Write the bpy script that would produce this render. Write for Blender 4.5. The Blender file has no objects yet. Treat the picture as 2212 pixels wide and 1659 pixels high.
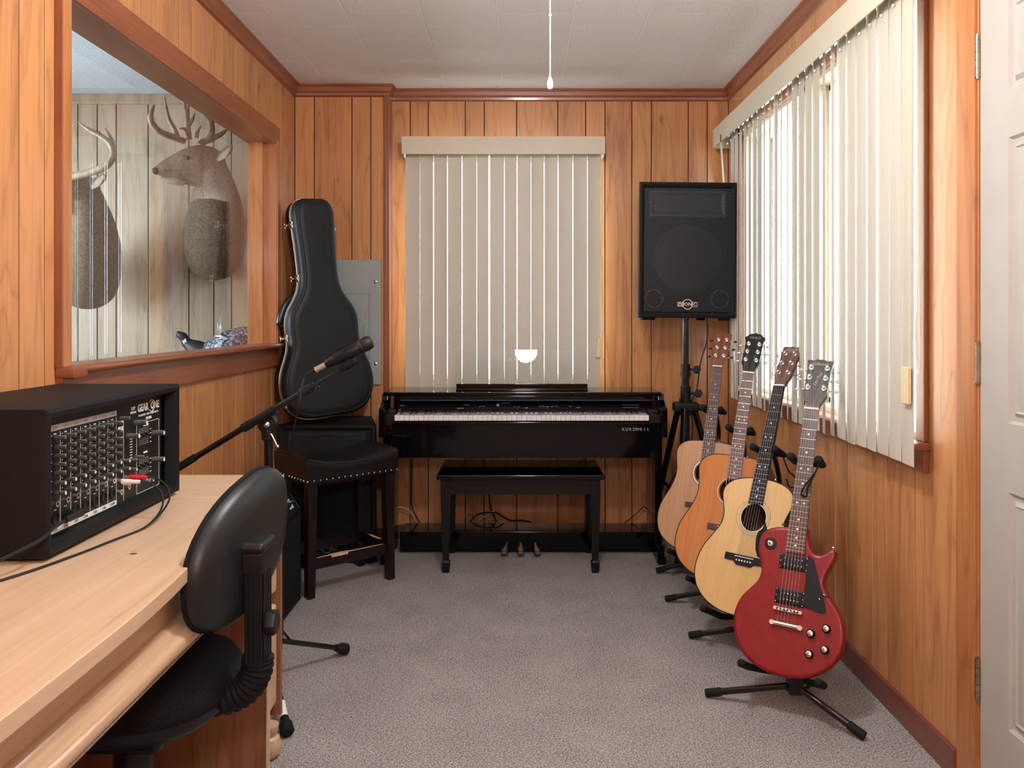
import bpy, bmesh, math, random
from mathutils import Matrix, Vector
random.seed(7)
SC = bpy.context.scene
COL = SC.collection
R = math.radians
# ------------------------------------------------------------------ camera, sky, lights, exposure
EYE = 1.19; FPX = 1770.0; CX = 1120.0; CY = 685.0
cam_d = bpy.data.cameras.new('camera'); cam = bpy.data.objects.new('camera', cam_d); COL.objects.link(cam)
cam.location = (0, 0, EYE); cam.rotation_euler = (R(90), 0, 0)
cam_d.sensor_fit = 'HORIZONTAL'; cam_d.sensor_width = 36.0; cam_d.lens = 36.0 * FPX / 2212
cam_d.shift_x = -(CX - 1106) / 2212; cam_d.shift_y = -(829.5 - CY) / 2212
cam_d.clip_start = 0.02; SC.camera = cam
SC.view_settings.view_transform = 'Standard'; SC.view_settings.look = 'None'
SC.view_settings.gamma = 1.0; SC.view_settings.use_curve_mapping = False
SC.view_settings.exposure = 0.56
wd = bpy.data.worlds.new('sky'); SC.world = wd; wd.use_nodes = True
wd.node_tree.nodes['Background'].inputs[0].default_value = (0.72, 0.88, 1.0, 1)
wd.node_tree.nodes['Background'].inputs[1].default_value = 14.0

def light(name, kind, loc, power, color=(1, 1, 1), size=0.2, rot=None, portal=False, sy=None):
    d = bpy.data.lights.new(name, kind); o = bpy.data.objects.new(name, d); COL.objects.link(o)
    o.location = loc; d.energy = power; d.color = color
    if kind == 'AREA':
        d.shape = 'RECTANGLE'; d.size = size; d.size_y = sy or size
        if portal: d.cycles.is_portal = True
        o.rotation_euler = rot or (0, 0, 0)
    else:
        d.shadow_soft_size = size
    return o
WARM = (0.96, 0.965, 1.0)
light('dome_bulb', 'POINT', (0.062, 1.75, 2.12), 42, WARM, 0.09)
light('rear_fill', 'POINT', (0.05, -0.55, 1.80), 46, WARM, 0.12)  # added fill behind the camera, unseen, no lamp belongs to it
light('sky_portal_right', 'AREA', (1.40, 3.2, 1.47), 1, size=1.32, sy=1.95, rot=(0, R(90), 0), portal=True)
light('sky_portal_back', 'AREA', (-0.08, 4.66, 1.42), 1, size=1.05, sy=1.2, rot=(R(-90), 0, 0), portal=True)
light('sky_portal_far_room', 'AREA', (-3.45, 3.0, 1.5), 1, size=1.3, sy=2.0, rot=(0, R(-90), 0), portal=True)

# ------------------------------------------------------------------ materials
MATS = {}
def N(nt, t, **kw):
    n = nt.nodes.new(t)
    for k, v in kw.items(): setattr(n, k, v)
    return n
def L(nt, a, b): nt.links.new(a, b)
def newmat(name):
    m = bpy.data.materials.new(name); m.use_nodes = True; nt = m.node_tree
    b = nt.nodes['Principled BSDF']; return m, nt, b
def ramp(nt, fac, stops):
    r = N(nt, 'ShaderNodeValToRGB'); L(nt, fac, r.inputs[0])
    e = r.color_ramp.elements
    while len(e) < len(stops): e.new(0.5)
    for i, (p, c) in enumerate(stops):
        e[i].position = p; e[i].color = (c[0], c[1], c[2], 1) if not isinstance(c, (int, float)) else (c, c, c, 1)
    return r.outputs[0]
def mapping(nt, scale, coord='Object', rot=(0, 0, 0)):
    tc = N(nt, 'ShaderNodeTexCoord'); mp = N(nt, 'ShaderNodeMapping')
    mp.inputs['Scale'].default_value = scale; mp.inputs['Rotation'].default_value = rot
    L(nt, tc.outputs[coord], mp.inputs[0]); return mp.outputs[0]
def noise(nt, vec, scale, detail=4, rough=0.5, dist=0.0):
    n = N(nt, 'ShaderNodeTexNoise'); n.inputs['Scale'].default_value = scale; n.inputs['Detail'].default_value = detail
    n.inputs['Roughness'].default_value = rough; n.inputs['Distortion'].default_value = dist
    L(nt, vec, n.inputs['Vector']); return n.outputs['Fac']
def bump(nt, b, h, strength, dist=0.002):
    n = N(nt, 'ShaderNodeBump'); n.inputs['Strength'].default_value = strength; n.inputs['Distance'].default_value = dist
    L(nt, h, n.inputs['Height']); L(nt, n.outputs[0], b.inputs['Normal']); return n
def plain(name, col, rough=0.5, metal=0.0, spec=0.5, coat=0.0, bumps=None, var=0.0, trans=0.0):
    m, nt, b = newmat(name)
    b.inputs['Roughness'].default_value = rough; b.inputs['Metallic'].default_value = metal
    b.inputs['Specular IOR Level'].default_value = spec; b.inputs['Coat Weight'].default_value = coat
    b.inputs['Coat Roughness'].default_value = 0.04
    v = mapping(nt, (1, 1, 1))
    f = noise(nt, v, bumps[0] if bumps else 30, 3)
    lo = tuple(c * (1 - var) for c in col); hi = tuple(min(1, c * (1 + var)) for c in col)
    L(nt, ramp(nt, f, [(0.3, lo), (0.7, hi)]), b.inputs['Base Color'])
    if bumps: bump(nt, b, f, bumps[1], bumps[2] if len(bumps) > 2 else 0.002)
    MATS[name] = m; return m
def wood(name, dark, light_, along=2, rough=0.38, ring=9.0, grain=1.0, knots=True, attr=False, coat=0.0, var=0.25, scale=1.0, fig=1.0):
    m, nt, b = newmat(name)
    tc = N(nt, 'ShaderNodeTexCoord'); src = tc.outputs['Object']
    if attr:
        at = N(nt, 'ShaderNodeAttribute'); at.attribute_name = 'plank'
        add = N(nt, 'ShaderNodeVectorMath', operation='ADD'); ml = N(nt, 'ShaderNodeVectorMath', operation='MULTIPLY')
        L(nt, at.outputs['Vector'], ml.inputs[0]); ml.inputs[1].default_value = (37, 23, 51)
        L(nt, src, add.inputs[0]); L(nt, ml.outputs[0], add.inputs[1]); src = add.outputs[0]
    def mp(a, c):
        n = N(nt, 'ShaderNodeMapping'); s = [a * scale] * 3; s[along] = c * scale
        n.inputs['Scale'].default_value = s; L(nt, src, n.inputs[0]); return n.outputs[0]
    big = noise(nt, mp(5.5, 0.75), 1.0, 3, 0.45, 0.6)
    pp = N(nt, 'ShaderNodeMath', operation='MULTIPLY'); L(nt, big, pp.inputs[0]); pp.inputs[1].default_value = ring
    pg = N(nt, 'ShaderNodeMath', operation='PINGPONG'); L(nt, pp.outputs[0], pg.inputs[0]); pg.inputs[1].default_value = 0.5
    rings = ramp(nt, pg.outputs[0], [(0.0, 0.0), (0.14, 0.72), (0.5, 1.0)])
    fine = ramp(nt, noise(nt, mp(110, 3.0), 1.0, 4, 0.6), [(0.35, 0.0), (0.6, 1.0)])
    med = noise(nt, mp(22, 1.1), 1.0, 3, 0.5)
    def mul(a, f, c):   # a*f + c
        n = N(nt, 'ShaderNodeMath', operation='MULTIPLY_ADD'); L(nt, a, n.inputs[0]); n.inputs[1].default_value = f
        if isinstance(c, (int, float)): n.inputs[2].default_value = c
        else: L(nt, c, n.inputs[2])
        return n.outputs[0]
    s = mul(rings, 0.30 * grain * fig, mul(fine, 0.16 * grain, mul(med, 0.5, 0.05)))
    if attr:
        s = mul(at.outputs['Fac'], var, s)
    fac = s
    if knots:
        vo = N(nt, 'ShaderNodeTexVoronoi'); vo.inputs['Scale'].default_value = 1.0; L(nt, mp(6.0, 2.4), vo.inputs['Vector'])
        k = ramp(nt, vo.outputs['Distance'], [(0.03, 0.0), (0.10, 1.0)])
        n = N(nt, 'ShaderNodeMath', operation='MULTIPLY'); L(nt, s, n.inputs[0]); L(nt, mul(k, 0.75, 0.25), n.inputs[1]); fac = n.outputs[0]
    col = ramp(nt, fac, [(0.0, tuple(c * 0.35 for c in dark)), (0.30, dark), (0.85, light_)])
    L(nt, col, b.inputs['Base Color']); b.inputs['Roughness'].default_value = rough
    b.inputs['Coat Weight'].default_value = coat; b.inputs['Coat Roughness'].default_value = 0.12
    bump(nt, b, s, 0.12, 0.0012)
    MATS[name] = m; return m
wood('panel', (0.33, 0.120, 0.042), (0.58, 0.262, 0.098), attr=True, rough=0.34, coat=0.30, var=0.26)
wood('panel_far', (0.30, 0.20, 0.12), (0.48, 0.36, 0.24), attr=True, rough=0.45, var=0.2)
wood('trim', (0.20, 0.055, 0.020), (0.36, 0.12, 0.045), rough=0.34, ring=5, knots=False, coat=0.2, fig=0.5)
wood('trim_y', (0.20, 0.055, 0.020), (0.36, 0.12, 0.045), along=1, rough=0.34, ring=5, knots=False, coat=0.2, fig=0.5)
wood('trim_x', (0.20, 0.055, 0.020), (0.36, 0.12, 0.045), along=0, rough=0.34, ring=5, knots=False, coat=0.2, fig=0.5)
wood('jamb', (0.32, 0.105, 0.032), (0.50, 0.20, 0.068), rough=0.34, ring=6, knots=False, coat=0.2)
wood('base_wood', (0.14, 0.035, 0.022), (0.22, 0.07, 0.045), along=1, rough=0.32, ring=4, knots=False, coat=0.3, fig=0.4)
wood('desk_wood', (0.56, 0.38, 0.23), (0.80, 0.60, 0.42), along=1, rough=0.32, ring=7, knots=False, coat=0.25, fig=0.35, grain=0.7)
wood('desk_rail', (0.50, 0.32, 0.18), (0.74, 0.52, 0.35), along=1, rough=0.16, ring=7, knots=False, coat=0.7, fig=0.35, grain=0.7)
wood('desk_x', (0.56, 0.38, 0.23), (0.84, 0.65, 0.47), along=0, rough=0.32, ring=9, knots=False, coat=0.25, fig=0.5, grain=0.8)
wood('desk_dark', (0.20, 0.075, 0.030), (0.33, 0.15, 0.07), rough=0.4, ring=6, knots=False)
wood('spruce', (0.68, 0.41, 0.16), (0.88, 0.59, 0.26), along=1, rough=0.2, ring=3, knots=False, coat=0.6, fig=0.2, grain=0.7)
wood('spruce_satin', (0.52, 0.27, 0.13), (0.72, 0.43, 0.25), along=1, rough=0.38, ring=3, knots=False, coat=0.1, fig=0.2, grain=0.8)
wood('spruce_amber', (0.50, 0.17, 0.045), (0.76, 0.33, 0.12), along=1, rough=0.14, ring=3, knots=False, coat=0.8, fig=0.2, grain=0.7)
wood('mahogany', (0.16, 0.035, 0.015), (0.30, 0.085, 0.035), along=1, rough=0.25, ring=5, knots=False, coat=0.5, fig=0.4)
wood('rosewood', (0.050, 0.022, 0.016), (0.13, 0.065, 0.048), along=1, rough=0.42, ring=4, knots=False, fig=0.3)
wood('rosewood_light', (0.10, 0.045, 0.030), (0.22, 0.115, 0.080), along=1, rough=0.45, ring=4, knots=False, fig=0.3)
plain('ebony', (0.010, 0.010, 0.011), 0.4, var=0.3, spec=0.35)
plain('cherry_red', (0.21, 0.004, 0.006), 0.38, spec=0.4, coat=0.08, var=0.12)
plain('piano_black', (0.002, 0.002, 0.003), 0.07, spec=0.32, coat=0.06)
plain('satin_black', (0.004, 0.004, 0.005), 0.35, spec=0.35)
plain('black_plastic', (0.006, 0.006, 0.0065), 0.42, bumps=(400, 0.1, 0.0005), spec=0.35)
plain('rubber', (0.006, 0.006, 0.006), 0.75, spec=0.25)
plain('black_metal', (0.004, 0.004, 0.005), 0.25, coat=0.2, spec=0.5)
plain('tolex', (0.003, 0.003, 0.004), 0.62, bumps=(350, 0.5, 0.001), spec=0.25)
plain('case_shell', (0.011, 0.013, 0.014), 0.50, bumps=(500, 0.35, 0.0006), spec=0.3)
plain('leather', (0.005, 0.005, 0.006), 0.30, bumps=(60, 0.25, 0.002), spec=0.4)
plain('chair_vinyl', (0.007, 0.009, 0.010), 0.42, bumps=(160, 0.12, 0.001), spec=0.45)
plain('chair_fabric', (0.012, 0.012, 0.013), 0.95, bumps=(420, 0.9, 0.002), var=0.6, spec=0.15)
plain('espresso', (0.009, 0.0045, 0.004), 0.28, var=0.3, spec=0.35)
plain('worn_wood', (0.62, 0.42, 0.28), 0.6, var=0.2)
plain('chrome', (0.76, 0.78, 0.80), 0.22, 1.0)
plain('nickel', (0.72, 0.66, 0.56), 0.22, 1.0)
plain('brass', (0.36, 0.28, 0.17), 0.33, 1.0, var=0.3)
plain('trim_alu', (0.75, 0.72, 0.66), 0.25, 1.0)
plain('ivory', (0.74, 0.68, 0.54), 0.4)
plain('white_key', (0.80, 0.80, 0.79), 0.18, coat=0.3)
plain('black_key', (0.010, 0.010, 0.010), 0.3)
plain('red_felt', (0.16, 0.008, 0.012), 0.9)
plain('valance', (0.60, 0.52, 0.39), 0.45, var=0.02)
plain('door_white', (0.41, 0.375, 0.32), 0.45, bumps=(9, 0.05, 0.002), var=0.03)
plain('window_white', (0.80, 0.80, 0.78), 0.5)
plain('window_wood', (0.36, 0.28, 0.21), 0.4, var=0.1)
plain('panel_grey', (0.30, 0.33, 0.31), 0.42, var=0.04)
plain('dark_gap', (0.035, 0.010, 0.005), 0.8)
plain('far_gap', (0.03, 0.025, 0.02), 0.8)
plain('black_gloss_fascia', (0.003, 0.003, 0.005), 0.18, spec=0.4)
plain('mic_mesh', (0.022, 0.021, 0.021), 0.45, metal=0.6, bumps=(900, 0.6, 0.0008))
plain('fascia_grey', (0.060, 0.060, 0.066), 0.35)
plain('white_print', (0.72, 0.72, 0.70), 0.5)
plain('grey_print', (0.28, 0.28, 0.28), 0.5)
plain('mixer_panel', (0.009, 0.010, 0.010), 0.4, spec=0.25)
plain('knob_grey', (0.050, 0.050, 0.044), 0.5)
plain('knob_cap', (0.62, 0.60, 0.48), 0.5)
plain('red_plastic', (0.55, 0.010, 0.020), 0.4)
plain('white_plastic', (0.80, 0.68, 0.60), 0.4)
plain('pedal_brass', (0.42, 0.27, 0.18), 0.28, 1.0)
plain('pickguard_black', (0.003, 0.003, 0.004), 0.45, spec=0.3)
plain('pickguard_plum', (0.03, 0.012, 0.016), 0.2)
plain('pearl', (0.85, 0.83, 0.78), 0.3)
plain('logo_gold', (0.40, 0.35, 0.24), 0.4)
plain('pearloid', (0.46, 0.44, 0.36), 0.35)
plain('cream', (0.75, 0.62, 0.36), 0.4)
plain('string_steel', (0.62, 0.58, 0.54), 0.35, 0.9)
plain('headstock_grey', (0.065, 0.058, 0.050), 0.3, var=0.2)
plain('deer_fur', (0.20, 0.135, 0.085), 0.85, bumps=(90, 0.6, 0.004), var=0.35)
plain('deer_light', (0.40, 0.31, 0.22), 0.85, bumps=(90, 0.6, 0.004), var=0.15)
plain('deer_dark', (0.05, 0.032, 0.022), 0.6)
plain('antler', (0.38, 0.27, 0.16), 0.5, var=0.35)
plain('bird_dark', (0.012, 0.018, 0.022), 0.5)
plain('bird_white', (0.75, 0.76, 0.78), 0.6)
plain('cable_black', (0.005, 0.005, 0.005), 0.45, spec=0.4)
plain('cable_grey', (0.42, 0.40, 0.38), 0.5)
plain('label_black', (0.01, 0.01, 0.01), 0.5)
plain('siding', (0.75, 0.75, 0.72), 0.7)
plain('lawn', (0.55, 0.58, 0.50), 0.9, var=0.1)

def speckle_bird():
    m, nt, b = newmat('bird_speckle'); f = noise(nt, mapping(nt, (1, 1, 1)), 70, 2, 0.5, 0.5)
    L(nt, ramp(nt, f, [(0.50, (0.03, 0.045, 0.065)), (0.60, (0.45, 0.52, 0.60))]), b.inputs['Base Color']); MATS['bird_speckle'] = m
speckle_bird()
def carpet():
    m, nt, b = newmat('carpet')
    v = mapping(nt, (1, 1, 1))
    f1 = noise(nt, v, 210, 3, 0.65, 0.4); f2 = noise(nt, v, 5, 3)
    mx = N(nt, 'ShaderNodeMath', operation='MULTIPLY_ADD'); L(nt, f2, mx.inputs[0]); mx.inputs[1].default_value = 0.10; L(nt, f1, mx.inputs[2])
    L(nt, ramp(nt, mx.outputs[0], [(0.40, (0.110, 0.100, 0.094)), (0.53, (0.26, 0.238, 0.224)), (0.66, (0.48, 0.44, 0.415))]), b.inputs['Base Color'])
    b.inputs['Roughness'].default_value = 0.98; b.inputs['Specular IOR Level'].default_value = 0.1
    bump(nt, b, f1, 0.8, 0.004); MATS['carpet'] = m
carpet()
def tiles(name, col):
    m, nt, b = newmat(name)
    tc = N(nt, 'ShaderNodeTexCoord'); sp = N(nt, 'ShaderNodeSeparateXYZ'); cb = N(nt, 'ShaderNodeCombineXYZ')
    L(nt, tc.outputs['Object'], sp.inputs[0])
    ax = N(nt, 'ShaderNodeMath', operation='ADD'); ax.inputs[1].default_value = -3.295 + 3.048 * 2; L(nt, sp.outputs[1], ax.inputs[0])
    ay = N(nt, 'ShaderNodeMath', operation='ADD'); ay.inputs[1].default_value = 0.389 + 3.048 * 2; L(nt, sp.outputs[0], ay.inputs[0])
    L(nt, ax.outputs[0], cb.inputs[0]); L(nt, ay.outputs[0], cb.inputs[1])
    br = N(nt, 'ShaderNodeTexBrick'); L(nt, cb.outputs[0], br.inputs['Vector']); br.offset = 0.5; br.offset_frequency = 2; br.squash = 1.0
    br.inputs['Scale'].default_value = 1.0; br.inputs['Mortar Size'].default_value = 0.0035; br.inputs['Mortar Smooth'].default_value = 0.3
    br.inputs['Brick Width'].default_value = 0.3048; br.inputs['Row Height'].default_value = 0.3048
    br.inputs['Color1'].default_value = (*col, 1); br.inputs['Color2'].default_value = (*[c * 0.97 for c in col], 1)
    br.inputs['Mortar'].default_value = (*[min(1, c * 1.3) for c in col], 1)  # joints paler than the tiles: bevel highlight painted into the colour
    L(nt, br.outputs['Color'], b.inputs['Base Color']); b.inputs['Roughness'].default_value = 0.65
    f = noise(nt, mapping(nt, (1, 1, 1)), 95, 3, 0.6, 0.8)
    sb = N(nt, 'ShaderNodeMath', operation='MULTIPLY_ADD'); L(nt, br.outputs['Fac'], sb.inputs[0]); sb.inputs[1].default_value = -1.2; L(nt, f, sb.inputs[2])
    bump(nt, b, sb.outputs[0], 0.9, 0.004); MATS[name] = m
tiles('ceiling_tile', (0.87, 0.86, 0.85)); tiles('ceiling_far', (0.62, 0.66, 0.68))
def slat_mat():
    m, nt, b = newmat('slat'); out = nt.nodes['Material Output']
    b.inputs['Base Color'].default_value = (0.60, 0.53, 0.42, 1); b.inputs['Roughness'].default_value = 0.5
    f = noise(nt, mapping(nt, (400, 400, 30)), 1, 2); bump(nt, b, f, 0.05, 0.001)
    t = N(nt, 'ShaderNodeBsdfTranslucent'); t.inputs[0].default_value = (0.50, 0.60, 0.64, 1)
    mx = N(nt, 'ShaderNodeMixShader'); mx.inputs[0].default_value = 0.075
    L(nt, b.outputs[0], mx.inputs[1]); L(nt, t.outputs[0], mx.inputs[2]); L(nt, mx.outputs[0], out.inputs[0]); MATS['slat'] = m
slat_mat()
def clear_glass(name, refl=1.0, f0=0.04, tint=(1, 1, 1)):
    m, nt, b = newmat(name); nt.nodes.remove(b); out = nt.nodes['Material Output']
    g = N(nt, 'ShaderNodeNewGeometry'); d = N(nt, 'ShaderNodeVectorMath', operation='DOT_PRODUCT')
    L(nt, g.outputs['Normal'], d.inputs[0]); L(nt, g.outputs['Incoming'], d.inputs[1])
    def ma(op, a, c=None):
        n = N(nt, 'ShaderNodeMath', operation=op); L(nt, a, n.inputs[0])
        if c is not None: n.inputs[1].default_value = c
        return n.outputs[0]
    a = ma('ABSOLUTE', d.outputs['Value']); n = N(nt, 'ShaderNodeMath', operation='SUBTRACT'); n.inputs[0].default_value = 1.0; L(nt, a, n.inputs[1])
    p = ma('POWER', n.outputs[0], 5.0); s = ma('MULTIPLY', p, (1 - f0) * refl); s = ma('ADD', s, f0 * refl)
    tr = N(nt, 'ShaderNodeBsdfTransparent'); tr.inputs[0].default_value = (*tint, 1)
    gl = N(nt, 'ShaderNodeBsdfGlossy'); gl.inputs['Roughness'].default_value = 0.0
    mx = N(nt, 'ShaderNodeMixShader'); L(nt, s, mx.inputs[0]); L(nt, tr.outputs[0], mx.inputs[1]); L(nt, gl.outputs[0], mx.inputs[2])
    L(nt, mx.outputs[0], out.inputs[0]); MATS[name] = m
clear_glass('pane', 1.0, 0.05); clear_glass('acrylic', 0.8, 0.05, (0.93, 0.95, 0.94))
def grille():
    m, nt, b = newmat('grille'); out = nt.nodes['Material Output']
    b.inputs['Base Color'].default_value = (0.020, 0.022, 0.027, 1); b.inputs['Roughness'].default_value = 0.35; b.inputs['Metallic'].default_value = 0.3
    v = mapping(nt, (1, 1, 1), rot=(0, R(30), 0)); w = []
    sp = N(nt, 'ShaderNodeSeparateXYZ'); L(nt, v, sp.inputs[0])
    for i in (0, 2):
        a = N(nt, 'ShaderNodeMath', operation='MULTIPLY'); a.inputs[1].default_value = 2 * math.pi / 0.0085; L(nt, sp.outputs[i], a.inputs[0])
        s = N(nt, 'ShaderNodeMath', operation='SINE'); L(nt, a.outputs[0], s.inputs[0]); w.append(s.outputs[0])
    ad = N(nt, 'ShaderNodeMath', operation='ADD'); L(nt, w[0], ad.inputs[0]); L(nt, w[1], ad.inputs[1])
    fac = ramp(nt, ad.outputs[0], [(0.20, 0.0), (0.35, 1.0)])
    tr = N(nt, 'ShaderNodeBsdfTransparent'); mx = N(nt, 'ShaderNodeMixShader')
    L(nt, fac, mx.inputs[0]); L(nt, b.outputs[0], mx.inputs[1]); L(nt, tr.outputs[0], mx.inputs[2]); L(nt, mx.outputs[0], out.inputs[0]); MATS['grille'] = m
grille()
def emit(name, col, s):
    m, nt, b = newmat(name); b.inputs['Emission Color'].default_value = (*col, 1); b.inputs['Emission Strength'].default_value = s
    b.inputs['Base Color'].default_value = (0.8, 0.8, 0.8, 1); MATS[name] = m
emit('lamp_glass', (1.0, 0.93, 0.82), 6.0)

# ------------------------------------------------------------------ mesh helpers
def P(px, py, D):
    return Vector(((px - CX) * D / FPX, D, EYE - (py - CY) * D / FPX))
def smooth_path(pts, n=6, closed=False):
    pts = [Vector(p) for p in pts]; out = []; m = len(pts)
    rng = range(m) if closed else range(m - 1)
    for i in rng:
        g = lambda k: pts[k % m] if closed else pts[max(0, min(m - 1, k))]
        p0, p1, p2, p3 = g(i - 1), g(i), g(i + 1), g(i + 2)
        for j in range(n):
            t = j / n
            out.append(0.5 * ((2 * p1) + (-p0 + p2) * t + (2 * p0 - 5 * p1 + 4 * p2 - p3) * t * t + (-p0 + 3 * p1 - 3 * p2 + p3) * t ** 3))
    if not closed: out.append(pts[-1])
    return out
def inset(pts, d):
    n = len(pts); a = sum(pts[i][0] * pts[(i + 1) % n][1] - pts[(i + 1) % n][0] * pts[i][1] for i in range(n))
    sg = 1 if a > 0 else -1; out = []
    for i in range(n):
        p, q, r = Vector(pts[i - 1][:2]), Vector(pts[i][:2]), Vector(pts[(i + 1) % n][:2])
        e = ((q - p).normalized() + (r - q).normalized())
        if e.length < 1e-6: e = (r - q)
        e.normalize(); nn = Vector((-e.y, e.x)) * sg
        out.append((q.x + nn.x * d, q.y + nn.y * d))
    return out
def frame(o, u, v, n):
    m = Matrix.Identity(4)
    for i in range(3):
        m[i][0], m[i][1], m[i][2], m[i][3] = u[i], v[i], n[i], o[i]
    return m
class MB:
    def __init__(s): s.V = []; s.F = []; s.M = []; s.A = []; s.bv = False
    def add(s, vs, fs, mi=0, mat=None, a=0.5):
        b = len(s.V)
        for v in vs:
            v = Vector(v); s.V.append(mat @ v if mat else v)
        for f in fs: s.F.append([b + i for i in f]); s.M.append(mi); s.A.append(a)
        return s
    def box(s, lo, hi, mi=0, mat=None, bev=0.0, seg=2, a=0.5):
        lo = Vector(lo); hi = Vector(hi)
        if bev <= 0:
            x0, y0, z0 = lo; x1, y1, z1 = hi
            return s.add([(x0, y0, z0), (x1, y0, z0), (x1, y1, z0), (x0, y1, z0), (x0, y0, z1), (x1, y0, z1), (x1, y1, z1), (x0, y1, z1)],
                [(3, 2, 1, 0), (4, 5, 6, 7), (0, 1, 5, 4), (1, 2, 6, 5), (2, 3, 7, 6), (3, 0, 4, 7)], mi, mat, a)
        s.bv = True; bm = bmesh.new(); bmesh.ops.create_cube(bm, size=1)
        for v in bm.verts: v.co = Vector([lo[i] + (hi[i] - lo[i]) * (v.co[i] + 0.5) for i in range(3)])
        bev = min(bev, min(abs(hi[i] - lo[i]) for i in range(3)) * 0.48)
        bmesh.ops.bevel(bm, geom=bm.edges[:], offset=bev, segments=seg, profile=0.5, affect='EDGES')
        bm.verts.index_update()
        s.add([v.co.copy() for v in bm.verts], [[v.index for v in f.verts] for f in bm.faces], mi, mat, a); bm.free(); return s
    def tube(s, pts, r, seg=10, mi=0, mat=None, cap=True, flat=None):
        pts = [Vector(p) for p in pts]; n = len(pts)
        rs = r if isinstance(r, (list, tuple)) else [r] * n
        if len(rs) != n:
            rr = []; m = len(rs)
            for i in range(n):
                t = i / (n - 1) * (m - 1); k = min(int(t), m - 2); rr.append(rs[k] + (rs[k + 1] - rs[k]) * (t - k))
            rs = rr
        vs = []; up = None
        for i in range(n):
            t = (pts[min(i + 1, n - 1)] - pts[max(i - 1, 0)])
            if t.length < 1e-9: t = Vector((0, 0, 1))
            t.normalize()
            if up is None:
                up = Vector((0, 0, 1)) if abs(t.z) < 0.9 else Vector((1, 0, 0))
            up = (up - t * up.dot(t)).normalized(); sd = t.cross(up)
            for j in range(seg):
                an = 2 * math.pi * j / seg
                vs.append(pts[i] + (sd * math.cos(an) * (flat or 1.0) + up * math.sin(an)) * rs[i])
        fs = []
        for i in range(n - 1):
            for j in range(seg):
                k = (j + 1) % seg; fs.append((i * seg + j, i * seg + k, (i + 1) * seg + k, (i + 1) * seg + j))
        if cap: fs.append(tuple(range(seg - 1, -1, -1))); fs.append(tuple((n - 1) * seg + j for j in range(seg)))
        return s.add(vs, fs, mi, mat)
    def lathe(s, prof, seg=20, mi=0, mat=None):      # profile (r, z) around z
        vs = []; fs = []; n = len(prof)
        for r, z in prof:
            for j in range(seg):
                an = 2 * math.pi * j / seg; vs.append((r * math.cos(an), r * math.sin(an), z))
        for i in range(n - 1):
            for j in range(seg):
                k = (j + 1) % seg; fs.append((i * seg + j, i * seg + k, (i + 1) * seg + k, (i + 1) * seg + j))
        fs.append(tuple(range(seg - 1, -1, -1))); fs.append(tuple((n - 1) * seg + j for j in range(seg)))
        return s.add(vs, fs, mi, mat)
    def ball(s, c, r, mi=0, mat=None, sc=(1, 1, 1), seg=14, rings=8):
        prof = [(max(1e-4, r * math.sin(math.pi * i / rings)), -r * math.cos(math.pi * i / rings)) for i in range(rings + 1)]
        m = Matrix.Translation(c) @ Matrix.Diagonal((*sc, 1))
        return s.lathe(prof, seg, mi, (mat @ m) if mat else m)
    def loft(s, rings, mi=0, mat=None, caps=(True, True), capmi=None):   # rings: lists of 3D points, same count
        k = len(rings[0]); vs = [p for r in rings for p in r]; fs = []
        for i in range(len(rings) - 1):
            for j in range(k):
                q = (j + 1) % k; fs.append((i * k + j, i * k + q, (i + 1) * k + q, (i + 1) * k + j))
        s.add(vs, fs, mi, mat)
        c = mi if capmi is None else capmi
        if caps[0]: s.add(rings[0], [tuple(range(k - 1, -1, -1))], c, mat)
        if caps[1]: s.add(rings[-1], [tuple(range(k))], c, mat)
        return s
    def prism(s, out, z0, z1, mi=0, mat=None, bev=0.0):
        if bev > 0:
            s.bv = True; lv = [(bev, z0), (bev * 0.3, z0 + bev * 0.3), (0, z0 + bev), (0, z1 - bev), (bev * 0.3, z1 - bev * 0.3), (bev, z1)]
        else: lv = [(0, z0), (0, z1)]
        return s.loft([[(p[0], p[1], z) for p in (inset(out, d) if d else out)] for d, z in lv], mi, mat)
    def holed(s, outer, hole, z, mi=0, mat=None):
        bm = bmesh.new(); es = []
        for lp in (outer, hole):
            vs = [bm.verts.new((p[0], p[1], z)) for p in lp]
            for i in range(len(vs)): es.append(bm.edges.new((vs[i - 1], vs[i])))
        bmesh.ops.triangle_fill(bm, use_beauty=True, use_dissolve=False, edges=es)
        bmesh.ops.recalc_face_normals(bm, faces=bm.faces[:]); bm.verts.index_update()
        s.add([v.co.copy() for v in bm.verts], [[v.index for v in f.verts] for f in bm.faces], mi, mat); bm.free(); return s
    def ring(s, c, r0, r1, z0, z1, mi=0, mat=None, seg=48):
        m = Matrix.Translation((c[0], c[1], 0)); m = mat @ m if mat else m; vs = []; fs = []
        for r, z in ((r0, z0), (r0, z1), (r1, z1), (r1, z0)):
            for j in range(seg): an = 2 * math.pi * j / seg; vs.append((r * math.cos(an), r * math.sin(an), z))
        for i in range(4):
            for j in range(seg):
                k = (j + 1) % seg; i2 = (i + 1) % 4; fs.append((i * seg + k, i * seg + j, i2 * seg + j, i2 * seg + k))
        return s.add(vs, fs, mi, m)
WM = {}
def setp(o, label=None, cat=None, group=None, kind=None):
    if label: o['label'] = label
    if cat: o['category'] = cat
    if group: o['group'] = group
    if kind: o['kind'] = kind
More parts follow.
